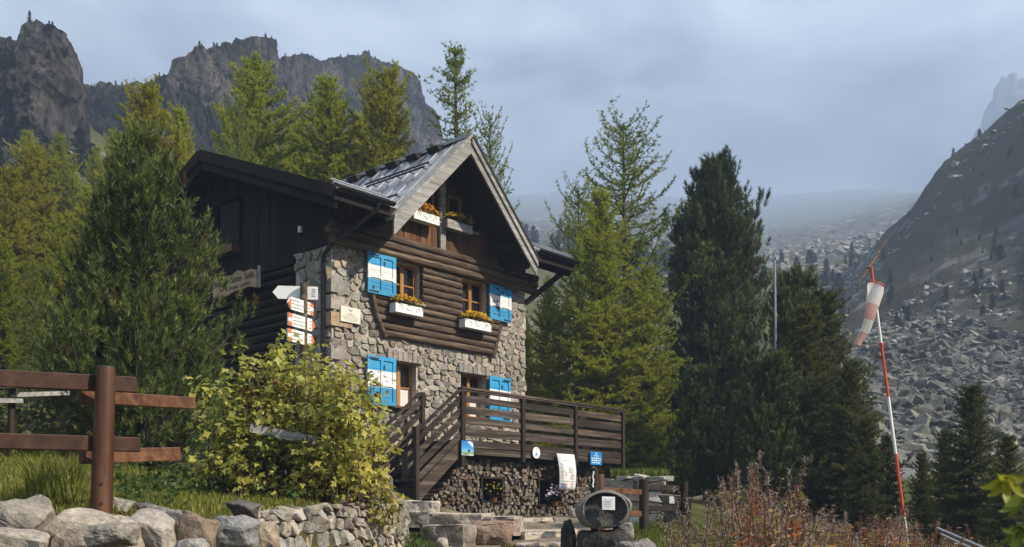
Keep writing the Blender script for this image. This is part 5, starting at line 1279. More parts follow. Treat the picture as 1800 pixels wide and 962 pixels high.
def larch(seed, H, R, nb, c0, c1, dens=1.0, top=.75, droop=.35, lo=.05, sparse_top=False, nl=.075, nw=.016, twig_gap=.13, upturn=.35):
    rg_ = np.random.default_rng(seed); K = 7
    f = lo + (1-lo) * (np.arange(nb) / nb) ** .88; f = np.clip(f + rg_.normal(0, .008, nb), lo, .985); h = f * H
    Lb = R * (1 - f) ** top * rg_.uniform(.55, 1.12, nb) + .10 + .12 * (1-f)
    sect = 1 + .22 * np.sin(np.arange(nb) * .0 + 3 * (np.arange(nb) * 2.39996 % (2*np.pi)) + seed)       # uneven outline
    Lb *= sect * (1 + .18 * np.sin(f * 23 + seed))
    az = np.arange(nb) * 2.39996 + rg_.normal(0, .35, nb)
    s = np.linspace(0, 1, K)
    el = .02 + .55 * f ** 1.5 + rg_.normal(0, .10, nb)
    rad = Lb[:, None] * s[None]
    zz_ = h[:, None] + Lb[:, None] * (np.tan(el)[:, None] * s - droop * (1-f)[:, None] * s * 1.2 + upturn * s ** 3 * (.5 + .5 * rg_.random(nb))[:, None])
    wob = rg_.normal(0, .035, (nb, K)) * Lb[:, None] * s
    az_ = az[:, None] + wob / np.maximum(rad, .15)
    lean = np.array([.02 * math.sin(seed), .02 * math.cos(seed)]) * H
    bx = np.sin(h / H * 2.2 + seed) * .012 * H; by = np.cos(h / H * 1.8 + seed) * .012 * H
    PB = np.stack([bx[:, None] + np.cos(az_) * rad, by[:, None] + np.sin(az_) * rad, zz_ + wob * .5], -1)
    # trunk and limbs
    tz = np.linspace(-.6, H, 14); fr = np.clip(tz / H, 0, 1)
    tp = np.stack([np.sin(fr * 2.2 + seed) * .012 * H, np.cos(fr * 1.8 + seed) * .012 * H, tz], -1)
    V1, F1 = tubes_np(tp[None], (.012 * H + .03) * (1 - fr * .96)[None] * 1.0 + .006, 8)
    V2, F2 = tubes_np(PB, (.008 + .014 * Lb)[:, None] * (1 - .85 * s)[None], 4)
    wood_me = mesh_np('trunk', np.vstack([V1, V2]), np.vstack([F1, F2 + len(V1)]), None, True)
    # twigs
    TW0, TW1, TF = [], [], []
    for i in range(nb):
        m = max(3, int(Lb[i] / twig_gap)); 
        ss = np.clip(np.linspace(.12, .99, m) + rg_.normal(0, .02, m), .05, 1); k = np.minimum((ss * (K-1)).astype(int), K-2); fr_ = ss * (K-1) - k
        p = PB[i, k] * (1-fr_)[:, None] + PB[i, k+1] * fr_[:, None]; tg = norm(PB[i, k+1] - PB[i, k])
        for sg in (-1, 1):
            side = np.stack([-tg[:, 1], tg[:, 0], np.zeros(m)], -1) * sg
            d = norm(tg * rg_.uniform(.35, .9, m)[:, None] + side * rg_.uniform(.5, 1, m)[:, None] + np.array([0, 0, 1.]) * rg_.normal(-.32 * (1-f[i]) + .15, .3, m)[:, None])
            ln = (.10 + .42 * Lb[i] * (1.06-ss) * .75 + .05) * rg_.uniform(.5, 1.2, m)
            TW0.append(p); TW1.append(p + d * ln[:, None]); TF.append(np.full(m, f[i]))
        TW0.append(PB[i, -3:-1]); TW1.append(PB[i, -2:]); TF.append(np.full(2, f[i]))
    TW0 = np.vstack(TW0); TW1 = np.vstack(TW1); TF = np.concatenate(TF)
    # tip of the tree
    tipn = 14; z0 = np.linspace(.86, .995, tipn) * H; a = rg_.uniform(0, 6.28, tipn)
    t0 = np.stack([np.full(tipn, tp[-1, 0]), np.full(tipn, tp[-1, 1]), z0], -1); TW0 = np.vstack([TW0, t0])
    TW1 = np.vstack([TW1, t0 + np.stack([np.cos(a), np.sin(a), np.full(tipn, .8)], -1) * ((1.02*H - z0) * .45 + .05)[:, None]]); TF = np.concatenate([TF, np.ones(tipn)])
    ln = np.linalg.norm(TW1 - TW0, axis=1); per = np.maximum(2, (ln / .055 * dens).astype(int))
    idx = np.repeat(np.arange(len(ln)), per); q = rg_.random(len(idx))
    tuft = TW0[idx] * (1-q)[:, None] + TW1[idx] * q[:, None] + rg_.normal(0, .012, (len(idx), 3)) + np.array([0, 0, -1.]) * (.18 * (q * ln[idx]) ** 1.6 * (1 - TF[idx]))[:, None]
    kn = 5; P = np.repeat(tuft, kn, 0); ax = norm(TW1 - TW0)[idx]
    D = norm(rg_.normal(size=P.shape) + np.repeat(ax, kn, 0) * .8 + np.array([0, 0, .25]))
    Vn, Fn = needle_tris(P, D, nl * rg_.uniform(.6, 1.15, len(P)), nw * rg_.uniform(.7, 1.2, len(P)), rg_)
    mixf = np.clip(.5 + .42 * fbm(tuft * 1.1 + seed, 3, seed) + rg_.normal(0, .16, len(tuft)), 0, 1)
    col = c0[None] * (1-mixf)[:, None] + c1[None] * mixf[:, None]; br = rg_.random(len(tuft)) < .03; col[br] = BROWN_L
    col *= rg_.uniform(.8, 1.2, (len(tuft), 1)); col = np.repeat(np.repeat(col, kn, 0), 3, 0)
    return wood_me, mesh_np('crown', Vn, Fn, col)
def cembra(seed, H, R, nb, c0, c1, shoots=1.0, lo=.0, shape=.62, nl=.10, nw=.011, kn=30, sl=1.0, uplift=1.0):
    """stone pine: dense column of upturned branches ending in brushes of long needles"""
    rg_ = np.random.default_rng(seed); K = 6
    f = lo + (1-lo) * (np.arange(nb) / nb) ** .92; f = np.clip(f + rg_.normal(0, .012, nb), 0, .99); h = f * H
    prof = np.minimum(1, ((1-f) ** shape) * 1.0) * np.clip(.62 + f * 2.6, 0, 1)
    az = np.arange(nb) * 2.39996 + rg_.normal(0, .4, nb)
    lump = 1 + .22 * np.sin(az * 2 + f * 9 + seed) + .20 * np.sin(az * 3 - f * 21 + seed * 2)
    Lb = R * prof * lump * rg_.uniform(.62, 1.08, nb) + .10
    s = np.linspace(0, 1, K); el = .10 + .35 * f + rg_.normal(0, .08, nb)
    rad = Lb[:, None] * (s - .10 * s ** 3)[None]; z_ = h[:, None] + Lb[:, None] * (np.tan(el)[:, None] * s * .6 - .18 * s * (1-f)[:, None] + .62 * s ** 2.6)
    PB = np.stack([np.cos(az)[:, None] * rad, np.sin(az)[:, None] * rad, z_], -1) + rg_.normal(0, .02, (nb, K, 3))
    tz = np.linspace(-.6, H * .97, 12); fr = np.clip(tz / H, 0, 1)
    V1, F1 = tubes_np(np.stack([.01*H*np.sin(fr*3), .01*H*np.cos(fr*2)-.01*H, tz], -1)[None], (.014 * H + .03) * (1 - fr * .93)[None], 8)
    V2, F2 = tubes_np(PB, (.010 + .018 * Lb)[:, None] * (1 - .75 * s)[None], 4)
    wood_me = mesh_np('trunk', np.vstack([V1, V2]), np.vstack([F1, F2 + len(V1)]), None, True)
    S0, SD, SL = [], [], []
    for i in range(nb):
        m = max(4, int((3.0 + Lb[i] / .075) * shoots)); ss = rg_.uniform(.22, 1.0, m) ** .7; ss[:1] = 1.0
        k = np.minimum((ss * (K-1)).astype(int), K-2); q = ss * (K-1) - k
        p = PB[i, k] * (1-q)[:, None] + PB[i, k+1] * q[:, None]; tg = norm(PB[i, k+1] - PB[i, k])
        spread = (.07 + .26 * Lb[i] * (1.15 - ss) * .6)[:, None]; off = rg_.normal(size=(m, 3)) * spread * np.array([1, 1, .75]); off[0] = 0
        S0.append(p + off); SD.append(norm(tg * .55 + norm(off + 1e-6) * .30 + np.array([0, 0, .85]) + rg_.normal(0, .22, (m, 3)))); SL.append(rg_.uniform(.08, .20, m)*sl)
    n = 7; S0.append(np.stack([rg_.normal(0, .06, n), rg_.normal(0, .06, n), H * rg_.uniform(.95, 1.0, n)], -1)); SD.append(norm(np.stack([rg_.normal(0, .2, n), rg_.normal(0, .2, n), np.ones(n)], -1))); SL.append(np.full(n, .2))
    S0 = np.vstack(S0); SD = np.vstack(SD); SL = np.concatenate(SL); ns = len(S0)
    idx = np.repeat(np.arange(ns), kn); q = rg_.random(len(idx))
    P = S0[idx] + SD[idx] * (q * SL[idx])[:, None]
    rnd = norm(rg_.normal(size=P.shape)); rnd -= SD[idx] * np.sum(rnd * SD[idx], 1, keepdims=True); rnd = norm(rnd)
    D = norm(SD[idx] * (.55 + .9 * q)[:, None] + rnd * .75)
    Vn, Fn = needle_tris(P, D, nl * rg_.uniform(.7, 1.15, len(P)), nw * rg_.uniform(.75, 1.25, len(P)), rg_)
    mixf = np.clip(rg_.random(ns) * .75 + .25 * fbm(S0 * 1.4, 2, seed), 0, 1); col = c0[None] * (1-mixf)[:, None] + c1[None] * mixf[:, None]
    br = rg_.random(ns) < .02; col[br] = np.array([.11, .06, .02])
    col = col[idx] * (.85 + .35 * q)[:, None]; col = np.repeat(col, 3, 0)
    return wood_me, mesh_np('crown', Vn, Fn, col)
def tree(name, meshes, loc, label, cat, leafm, rz=0, sc_=(1, 1, 1), group=None):
    e = empty(name, loc, rz, label, cat, group); e.scale = sc_
    for nm, me, mt in (('trunk', meshes[0], M['bark']), ('crown', meshes[1], leafm)):
        if not me.materials: me.materials.append(mt)
        o = bpy.data.objects.new(nm, me); link(o, e)
    return e
def top_at(u, v, Y, zb=None):                # where a tree stands and how tall it must be to reach photo pixel (u, v)
    p = at(u, v, Y); g = gz(p.x, p.y) if zb is None else zb; return (p.x, p.y, g - .05), p.z - g + .05
GP, GP2 = np.array([.034, .060, .016]), np.array([.165, .205, .045])
GD, GD2 = np.array([.030, .050, .014]), np.array([.155, .18, .040])
# the stone pines
loc, H = top_at(250, 224, 14.2); tree('stone_pine', cembra(3, H*.94, 1.62, 175, GP, GP2, 1.1, shape=.82, nl=.115, nw=.013, kn=44, sl=1.35), loc, 'bushy dark green stone pine covering the shaded end of the hut', 'pine tree', M['pine'])
loc, H = top_at(1258, 262, 33); tree('stone_pine', cembra(7, H*.945, 2.5, 360, GD, GD2, .95, shape=.60, nl=.18, nw=.024, kn=42, sl=2.1), loc, 'tall dense dark stone pine standing alone against the mist', 'pine tree', M['pine'], 2.6)
pineB = cembra(12, 5.1, 1.25, 170, GD, GP2, 1.0, shape=.6, nl=.125, nw=.016, kn=40, sl=1.4)
def pine_copy(u, v, Y, label, rz, wide=1.0):
    loc, H = top_at(u, v, Y); k = H/5.4; return tree('stone_pine', pineB, loc, label, 'pine tree', M['pine'], rz, (wide*k**.8, wide*k**.8, k))
pine_copy(1402, 472, 27, 'slender stone pine beside the grey flagpole', .4, 1.15)
pine_copy(1358, 618, 23.4, 'shorter stone pine in front of the tall dark one', 2.0, 1.15)
pine_copy(1228, 640, 27, 'low dark stone pine filling the foot of the tall one', 3.0, 1.1)
pine_copy(1440, 660, 25, 'low broad stone pine next to the flagpole thicket', 4.0, 1.25)
pine_copy(150, 470, 16.5, 'smaller stone pine behind the bushy one near the larches', 1.3, 1.0)
# larches: three full crowns, copied
LA = larch(21, 10.5, 2.45, 280, GREEN_L, YEL_L, 2.1, .62, nl=.095, nw=.022)
LB = larch(34, 10.5, 2.2, 300, GREEN_L, YEL_L, 2.2, .66, .45, nl=.095, nw=.022)
LC_ = larch(47, 10.0, 2.15, 150, DARK_L, GREEN_L, 1.1, .48, .30, .06, nl=.09, nw=.020, upturn=.6)
LS = larch(58, 9.0, 1.7, 150, DARK_L, GREEN_L, 1.1, 1.0, .35, nl=.085, nw=.02)
LY = larch(63, 9.0, 2.1, 270, np.array([.30, .31, .026]), np.array([.43, .37, .026]), 2.1, .58, .5, nl=.095, nw=.022)
BASE_H = {id(LA): 10.5, id(LB): 10.5, id(LC_): 10.0, id(LS): 9.0, id(LY): 9.0}
def larch_at(src, u, v, Y, label, rz=0.0, wide=1.0, name='larch_tree', group=None):
    loc, H = top_at(u, v, Y); k = H/BASE_H[id(src)]; return tree(name, src, loc, label, 'larch tree', M['larch'], rz, (wide*k, wide*k, k), group)
# behind the roof
larch_at(LA, 455, 114, 33, 'broad golden-green larch rising behind the dark verge, topmost tip nearest the crag crest', .3, 1.05)
larch_at(LB, 576, 147, 32, 'rounded yellow-green larch behind the middle of the dark roof edge', 1.4, 1.12)
larch_at(LY, 678, 131, 31.5, 'dense yellow-green larch directly behind the metal roof', 2.2, .86)
larch_at(LS, 797, 88, 31, 'thin spire-like larch behind the gable ridge', .7, 1.15)
larch_at(LC_, 857, 208, 32, 'sparse small larch showing over the far slope of the gable', 2.9, .62)
larch_at(LA, 525, 215, 35, 'larch filling the gap between the two tall larches over the dark roof', 4.0, .8)
larch_at(LA, 636, 205, 36, 'half hidden larch between the rounded and the dense larch behind the roof', 5.1, .75)
larch_at(LY, 257, 156, 27, 'yellow-green larch whose tip stands above the bushy stone pine', .9, .72)
larch_at(LB, 312, 197, 28, 'greenish larch between the bushy stone pine and the roof corner', 3.6, .68)
larch_at(LC_, 415, 190, 30, 'open branched dark larch reaching over the corner of the dark roof', 2.0, .8)
# at the far end of the hut
larch_at(LB, 1050, 340, 29.5, 'lime green feathery larch next to the deck', 2.4, 1.0)
larch_at(LC_, 1103, 218, 33, 'tall open-branched larch with upswept arms above the lime one', .5, 1.22)
larch_at(LB, 965, 500, 30, 'smaller shaded larch behind the stone corner of the hut', 1.1, .9)
larch_at(LA, 1140, 470, 30, 'mid-sized larch between the lime larch and the tall dark pine', 4.2, .95)
larch_at(LC_, 1012, 330, 31, 'dim larch top leaning out behind the lime one', 3.3, .85)
larch_at(LA, 925, 560, 33, 'low yellowish larch seen past the wall corner', 5.0, .7)
# larches on the meadow below the crags
lf = [(60, 262, 34, LY, .95, 'golden larch, tallest at the meadow edge by the picture border'), (18, 300, 30, LY, .85, 'golden larch with its crown cut by the picture border'), (103, 240, 46, LB, 1.0, 'greenish larch whose tip touches the foot of the rock tower'), (48, 232, 50, LA, 1.0, 'pale larch higher up the meadow behind the golden one'),
      (130, 292, 46, LA, .9, 'small pale larch beside the bushy pine crown'), (172, 262, 50, LB, .85, 'slim larch between the rock tower and the bushy pine'), (5, 420, 24, LA, .9, 'green larch low at the picture border'), (98, 380, 27, LA, .85, 'green larch just behind the bushy pine'), (150, 330, 33, LB, .8, 'shaded larch tucked behind the bushy pine'),
      (60, 470, 22, LC_, .9, 'dark thin larch over the pale rocks'), (205, 235, 44, LA, .8, 'larch half merged with the yellow-green tip above the pine')]
for i, (u, v, Y, s, wd, lb) in enumerate(lf): larch_at(s, u, v, Y, lb, i*1.3, wd)
# dark conifers in front of the scree
spr = larch(75, 5.0, 1.35, 190, np.array([.055, .072, .02]), np.array([.13, .135, .03]), 2.2, .75, .35, .02, nl=.085, nw=.022, upturn=.2)
BASE_H[id(spr)] = 5.0
for i, (u, v, Y, wd, lb) in enumerate([(1705, 684, 20, 1.05, 'dark pointed conifer in front of the scree beyond the windsock pole'), (1772, 770, 18, .9, 'low dark conifer beside the pointed one'), (1500, 640, 23, 1.0, 'dark conifer by the scree touching the pine thicket'), (1455, 520, 26, 1.0, 'brownish green larch rising behind the pine thicket'),
                                   (1560, 770, 21, .85, 'small dark conifer just before the windsock pole'), (1620, 800, 19, .8, 'small dark conifer just behind the windsock pole'), (1520, 740, 20, .9, 'squat dark conifer under the windsock sock'), (1660, 760, 22, .8, 'slim dark conifer between pole and pointed conifer'), (1415, 545, 24, .9, 'dim conifer behind the slender pine')]):
    larch_at(spr, u, v, Y, lb, i*.9, wd, 'conifer_tree')
# little trees far off: crests of the crags and the slopes
tiny = larch(81, 6.0, 1.5, 44, np.array([.02, .028, .014]), np.array([.035, .045, .018]), .6, .8, .3, .0, nl=.42, nw=.14, twig_gap=.3)
def merged_tiny():
    a, b = tiny; V = []; me = b
    return me
tiny_me = tiny[1]; tiny_me.materials.append(M['larch'])
rt = random.Random(40)
def tiny_tree(p, s, label, group):
    o = bpy.data.objects.new('far_conifer', tiny_me); o.location = p; k = s/6; o.scale = (k*rt.uniform(.8, 1.3), k*rt.uniform(.8, 1.3), k); o.rotation_euler = (0, 0, rt.uniform(0, 6)); link(o); setp(o, label, 'tree', group)
for G, n, us in ((CR1, 22, None), (CR2, 90, None)):
    nr, nc, _ = G.shape
    for _ in range(n):
        c = rt.randrange(6, nc-6); r = rt.choice([209, 210, 209, rt.randrange(130, 208)]); p = Vector(G[r, c])
        tiny_tree(p + Vector((0, -.6 if r < 207 else 0, -.4)), rt.uniform(.5, 1.1), 'tiny dark conifer clinging to the crags', 'conifers on the crags')
p = Vector(CR1[209, int(299*(64+260)/445)]); tiny_tree(p - Vector((0, 0, .3)), 1.3, 'dark conifer standing on the summit of the rock tower', None)
for _ in range(70):
    u = rt.uniform(880, 1180); Y = rt.uniform(185, 330); p = at(u, 500, Y); tiny_tree((p.x, p.y, gz(p.x, p.y)-.3), rt.uniform(4, 8), 'distant grey-green conifer fading into the mist', 'conifers fading into the mist')
for _ in range(46):
    u = rt.uniform(-20, 240); Y = rt.uniform(45, 88); p = at(u, 500, Y); tiny_tree((p.x, p.y, gz(p.x, p.y)-.3), rt.uniform(1.8, 4.5), 'small conifer on the meadow under the crags', 'conifers on the upper meadow')
for _ in range(120):
    u = rt.uniform(1460, 1820); Y = 100 + 48*rt.random()**1.5; p = at(u, 500, Y); tiny_tree((p.x, p.y, gz(p.x, p.y)-.3), min(1.9, rt.paretovariate(1.6)*.42), 'small dark shrub-like conifer on the heather slope', 'conifers on the heather slope')
for _ in range(24):
    u = rt.uniform(1340, 1500); Y = rt.uniform(120, 210); p = at(u, 500, Y); tiny_tree((p.x, p.y, gz(p.x, p.y)-.3), rt.uniform(1.5, 4.5), 'small conifer at the foot of the misty slope', 'conifers at the foot of the misty slope')

# ------------------------------------------------------------------ scree
rk = random.Random(9)
ROCKS = [rock_mesh(300+i, 1, rk.uniform(.7, 1.0), rk.uniform(.42, .75), rk.choice([9, 11, 13]), 0, 0, 0, (.145, .145, .13)) for i in range(9)]
RB = [rock_mesh(330+i, 1, rk.uniform(.7, 1.0), rk.uniform(.42, .8), rk.choice([10, 12, 15]), 1, .022, 0, (.145, .145, .13), .012) for i in range(9)]
for me in ROCKS + RB: me.materials.append(M['talus'])
cand = []
for _ in range(75000):
    u = rk.uniform(1370, 1830); Y = math.exp(rk.uniform(math.log(44), math.log(190))); cand.append((u, Y))
cu, cY = np.array(cand).T; cx = (cu-900)/F*cY; cz = ground(cx, cY); cv = V0 - F*(cz-EYE)/cY
nz_ = vnoise(np.stack([cx, cY, cx*0], 1)*.12, 4)
ok = in_poly(cu + nz_*14, cv + nz_*10, TALUS); 
big = sorted([(rk.paretovariate(1.8)*.21, i) for i in np.nonzero(ok)[0][:12500]], key=lambda a: -min(a[0], 1.9)/cY[a[1]])
restV, restF, restC, nb_ = [], [], [], 0
arrs = [(np.array([v.co[:] for v in me.vertices]), [tuple(p.vertices) for p in me.polygons]) for me in ROCKS]
cnt = 0
for s_, i in big:
    s_ = min(s_, 1.9)*.82; r3 = (rk.uniform(-.5, .5), rk.uniform(-.5, .5), rk.uniform(0, 6.28)); z_ = cz[i] + .12*s_
    if cnt < 280:
        o = bpy.data.objects.new('scree_boulder', RB[rk.randrange(9)]); o.location = (cx[i], cY[i], z_); o.rotation_euler = r3; o.scale = (s_,)*3; link(o)
        setp(o, 'angular grey boulder lying in the scree', 'boulder', 'boulders of the scree'); cnt += 1
    elif len(restV) < 9500:
        V_, f_ = arrs[rk.randrange(9)]; R3 = np.array(Matrix.Rotation(r3[2], 3, 'Z') @ Matrix.Rotation(r3[0], 3, 'X') @ Matrix.Rotation(r3[1], 3, 'Y'))
        restV.append(V_ @ R3.T * s_ + np.array([cx[i], cY[i], z_])); restF += [tuple(q + nb_ for q in p) for p in f_]; k = rk.uniform(.5, 1.5); restC.append(np.tile([.145*k, .145*k, .13*k, 1], (len(V_), 1))); nb_ += len(V_)
# pale rocks on the other slopes
def scatter_rocks(n, ur, Yr, sr, thr, seed):
    global nb_
    r2 = random.Random(seed)
    for _ in range(n):
        u = r2.uniform(*ur); Y = r2.uniform(*Yr); x = (u-900)/F*Y
        if vnoise(np.array([[x*.10, Y*.10, seed]]), 6)[0] < thr: continue
        V_, f_ = arrs[r2.randrange(9)]; s_ = r2.uniform(*sr)*r2.uniform(.5, 1.2); R3 = np.array(Matrix.Rotation(r2.uniform(0, 6), 3, 'Z') @ Matrix.Rotation(r2.uniform(-.5, .5), 3, 'X'))
        restV.append(V_ @ R3.T * s_ + np.array([x, Y, gz(x, Y) + .12*s_])); restF.extend([tuple(q + nb_ for q in p) for p in f_]); k = r2.uniform(.7, 1.3); restC.append(np.tile([.28*k, .28*k, .26*k, 1], (len(V_), 1))); nb_ += len(V_)
scatter_rocks(500, (870, 1160), (70, 170), (.7, 2.4), .1, 3); scatter_rocks(260, (-60, 260), (24, 110), (.5, 1.5), .05, 5); scatter_rocks(900, (1340, 1640), (180, 300), (1.0, 3.0), -.1, 6); scatter_rocks(700, (860, 1180), (170, 260), (1.0, 2.4), -.2, 7)
scatter_rocks(700, (1500, 1830), (95, 150), (.25, 1.3), .1, 8)
me = bpy.data.meshes.new('scree_stones'); me.from_pydata(np.vstack(restV).tolist(), [], restF)
a = me.color_attributes.new('Col', 'FLOAT_COLOR', 'POINT'); a.data.foreach_set('color', np.vstack(restC).astype(np.float32).ravel())
setp(put('scree_stones', me, M['talus']), 'countless grey stones of the scree slopes', 'scree', kind='stuff')

# ------------------------------------------------------------------ grass
def blades(name, pts, hmin, hmax, wd, c0, c1, seed, label, bend=.5):
    rg_ = np.random.default_rng(seed); n = len(pts); h = rg_.uniform(hmin, hmax, n); a = rg_.uniform(0, 6.283, n)
    d = np.stack([np.cos(a), np.sin(a), np.zeros(n)], -1); side = np.stack([-np.sin(a), np.cos(a), np.zeros(n)], -1) * (wd * rg_.uniform(.6, 1.3, n))[:, None]
    b_ = rg_.uniform(.1, bend, n) * h; up = np.array([0, 0, 1.])
    m = pts + d * (b_*.35)[:, None] + up * (h*.6)[:, None]; t = pts + d * b_[:, None] + up * h[:, None]
    V = np.stack([pts - side, pts + side, m + side*.7, m - side*.7, t], 1).reshape(-1, 3); i = np.arange(n)[:, None] * 5
    Fc = np.concatenate([i + np.array([[0, 1, 2]]), i + np.array([[0, 2, 3]]), i + np.array([[3, 2, 4]])])
    k = np.clip(rg_.normal(.5, .3, n), 0, 1); col = (c0[None]*(1-k)[:, None] + c1[None]*k[:, None]) * rg_.uniform(.75, 1.2, (n, 1))
    setp(put(name, mesh_np(name, V, Fc, np.repeat(col, 5, 0)), M['grass']), label, 'grass', kind='stuff')
rgn = np.random.default_rng(3)
def scatter_pts(n, ur, Yr, keep):
    u = rgn.uniform(*ur, n); Y = rgn.uniform(Yr[0]**.5, Yr[1]**.5, n)**2; x = (u-900)/F*Y; k = keep(x, Y, u); x, Y = x[k], Y[k]; return np.stack([x, Y, ground(x, Y)-.01], 1)
GA, GB = np.array([.11, .16, .024]), np.array([.27, .25, .045])
blades('grass', scatter_pts(42000, (-80, 760), (7.2, 15), lambda x, y, u: side_dist(x, y) > .12), .03, .10, .006, GA, GB, 4, 'short grass on the terrace behind the boulders')
blades('grass', scatter_pts(700, (50, 135), (8.7, 9.8), lambda x, y, u: side_dist(x, y) > .3), .2, .5, .008, GA*.9, GB*.8, 5, 'long grass tuft behind the fence post', 1.0)
blades('grass', scatter_pts(14000, (1085, 1330), (10.5, 17), lambda x, y, u: x > 1.3), .03, .15, .008, np.array([.07, .11, .018]), np.array([.15, .16, .03]), 6, 'sunlit grass beside the trough')
blades('grass', scatter_pts(5000, (700, 765), (11.8, 16), lambda x, y, u: side_dist(x, y) < -.05), .04, .16, .008, np.array([.07, .11, .018]), np.array([.15, .15, .03]), 7, 'grass at the foot of the dry stone wall')
blades('grass', scatter_pts(2600, (880, 950), (13.2, 14.6), lambda x, y, u: u > 0), .02, .08, .006, np.array([.08, .10, .02]), np.array([.18, .15, .03]), 8, 'grass between the paving slabs')
lwx = scatter_pts(4000, (1075, 1175), (18, 20), lambda x, y, u: u > 0); lwx[:, 2] = zz(834, 18)-.04
blades('grass', lwx, .04, .2, .01, np.array([.07, .11, .018]), np.array([.13, .15, .03]), 9, 'grass on top of the low stone wall')
# low herbs
def leaf_cards(name, C, Nn, size, c0, c1, seed, label, mat='leaf', kind='stuff', lobed=True, cat='plants', parent=None):
    """individual lobed leaves, each a small folded polygon"""
    rg_ = np.random.default_rng(seed); n = len(C)
    Nn = norm(Nn); T = norm(np.cross(Nn, rg_.normal(size=Nn.shape)) + np.array([0, 0, -.5])); T = norm(T - Nn*np.sum(T*Nn, 1, keepdims=True)); B_ = np.cross(Nn, T)
    sz_ = size * rg_.uniform(.4, 1.4, n); cur = rg_.uniform(-.1, .55, n)
    if lobed: out = [(0, 0, 0), (.30, -.22, .05), (.55, -.50, .0), (.62, -.22, .06), (1.0, 0, -.12), (.62, .22, .06), (.55, .50, .0), (.30, .22, .05)]; fan = [(0,1,2), (0,2,3), (0,3,4), (0,4,5), (0,5,6), (0,6,7)]
    else: out = [(0, 0, 0), (.3, -.16, .02), (.65, -.13, .0), (1, 0, -.1), (.65, .13, .0), (.3, .16, .02)]; fan = [(0,1,2), (0,2,3), (0,3,4), (0,4,5)]
    o = np.array(out); k = len(out)
    V = C[:, None] + (T[:, None]*o[None, :, 0:1] + B_[:, None]*o[None, :, 1:2] + Nn[:, None]*(o[None, :, 2:3] - cur[:, None, None]*(o[None, :, 0:1]**2)*.8 - np.abs(o[None, :, 1:2])*cur[:, None, None]*.6)) * sz_[:, None, None]
    Fc = (np.arange(n)[:, None, None]*k + np.array(fan)[None]).reshape(-1, 3)
    q = np.clip(.5 + .45*fbm(C*1.6 + seed, 3, seed) + rg_.normal(0, .22, n), 0, 1); col = (c0[None]*(1-q)[:, None] + c1[None]*q[:, None])*rg_.uniform(.75, 1.2, (n, 1))
    me = mesh_np(name, V.reshape(-1, 3), Fc, np.repeat(col, k, 0), False)
    ob = put(name, me, M[mat], parent)
    if parent is None: setp(ob, label, cat, kind=kind)
    return ob
hp = scatter_pts(2600, (200, 700), (8.4, 12), lambda x, y, u: (side_dist(x, y) > .25) & (vnoise(np.stack([x, y, x*0], 1)*1.4, 3) > -.05)); hp[:, 2] += rgn.uniform(.03, .28, len(hp))
leaf_cards('ground_herbs', hp, norm(rgn.normal(0, .5, (len(hp), 3)) + np.array([0, -.4, 1])), .07, np.array([.05, .10, .016]), np.array([.12, .15, .025]), 12, 'low green herbs at the foot of the yellow bush')
hp = scatter_pts(500, (705, 745), (12.4, 15), lambda x, y, u: u > 0); hp[:, 2] += rgn.uniform(.02, .2, len(hp))
leaf_cards('ground_herbs', hp, norm(rgn.normal(0, .5, (len(hp), 3)) + np.array([0, -.4, 1])), .05, np.array([.06, .12, .016]), np.array([.14, .17, .025]), 13, 'bright green herbs beside the path')

hp = scatter_pts(5200, (-80, 210), (12.5, 24), lambda x, y, u: vnoise(np.stack([x, y, x*0], 1)*.8, 7) > -.25); hp[:, 2] += rgn.uniform(.03, 1.0, len(hp))*np.clip(vnoise(hp*.9, 3)+.4, .1, 1)
leaf_cards('undergrowth', hp, norm(rgn.normal(0, .6, (len(hp), 3)) + np.array([0, -.3, 1])), .11, np.array([.035, .055, .016]), np.array([.10, .10, .025]), 14, 'dark undergrowth between the rocks behind the fence')
# ------------------------------------------------------------------ the yellowing bush
bc = at(515, 745, 11.2); bz = gz(bc.x, 11.2)
bush = empty('bush', (bc.x, 11.2, bz), 0, 'tall yellowing leafy bush below the direction signs', 'bush')
rb = np.random.default_rng(17)
def bush_height(x): return np.interp(x, [-1.18, -1.0, -.6, -.15, .1, .45, .8, 1.05, 1.22], [.9, 1.25, 1.6, 1.85, 1.80, 1.62, 1.45, 1.25, .85])
stems, C, NN = [], [], []
for i in range(112):
    x0 = rb.uniform(-1.0, 1.0); y0 = rb.uniform(-.55, .55); xt = np.clip(x0 + rb.normal(0, .18), -1.22, 1.25); yt = y0 + rb.normal(-.05, .22); ht = float(bush_height(xt))*rb.choice([rb.uniform(.4, .95), rb.uniform(.88, 1.10)])
    s = np.linspace(0, 1, 6); p = np.stack([x0 + (xt-x0)*s**1.5, y0 + (yt-y0)*s**1.5, ht*s - .12*s**3*ht*rb.random()], -1); stems.append(p)
    for q in range(int(9 + ht*10)):
        f = rb.uniform(.12, 1.0); k = min(int(f*5), 4); c = p[k]*(1-(f*5-k)) + p[k+1]*(f*5-k); o_ = norm(rb.normal(0, 1, (1, 3)))[0]*rb.uniform(.04, .24); o_[1] -= .03
        for j in range(3): C.append(c + o_ + rb.normal(0, .035, 3)); NN.append(o_*2.2 + np.array([0, -.25, .55]) + rb.normal(0, .35, 3))
stems = np.array(stems); C = np.array(C); NN = np.array(NN)
Vs, Fs = tubes_np(stems, np.full((112, 1), .008)*(1-.7*np.linspace(0, 1, 6))[None], 4); me = mesh_np('stems', Vs, Fs, None, True); put('stems', me, M['bark'], bush)
yl = np.clip(.20 + .25*C[:, 0] + .5*(1 - C[:, 2]/1.7) , 0, 1); sel = rb.random(len(C)) < yl
leaf_cards('leaves', C[~sel], NN[~sel], .088, np.array([.20, .25, .045]), np.array([.46, .45, .10]), 31, '', parent=bush)
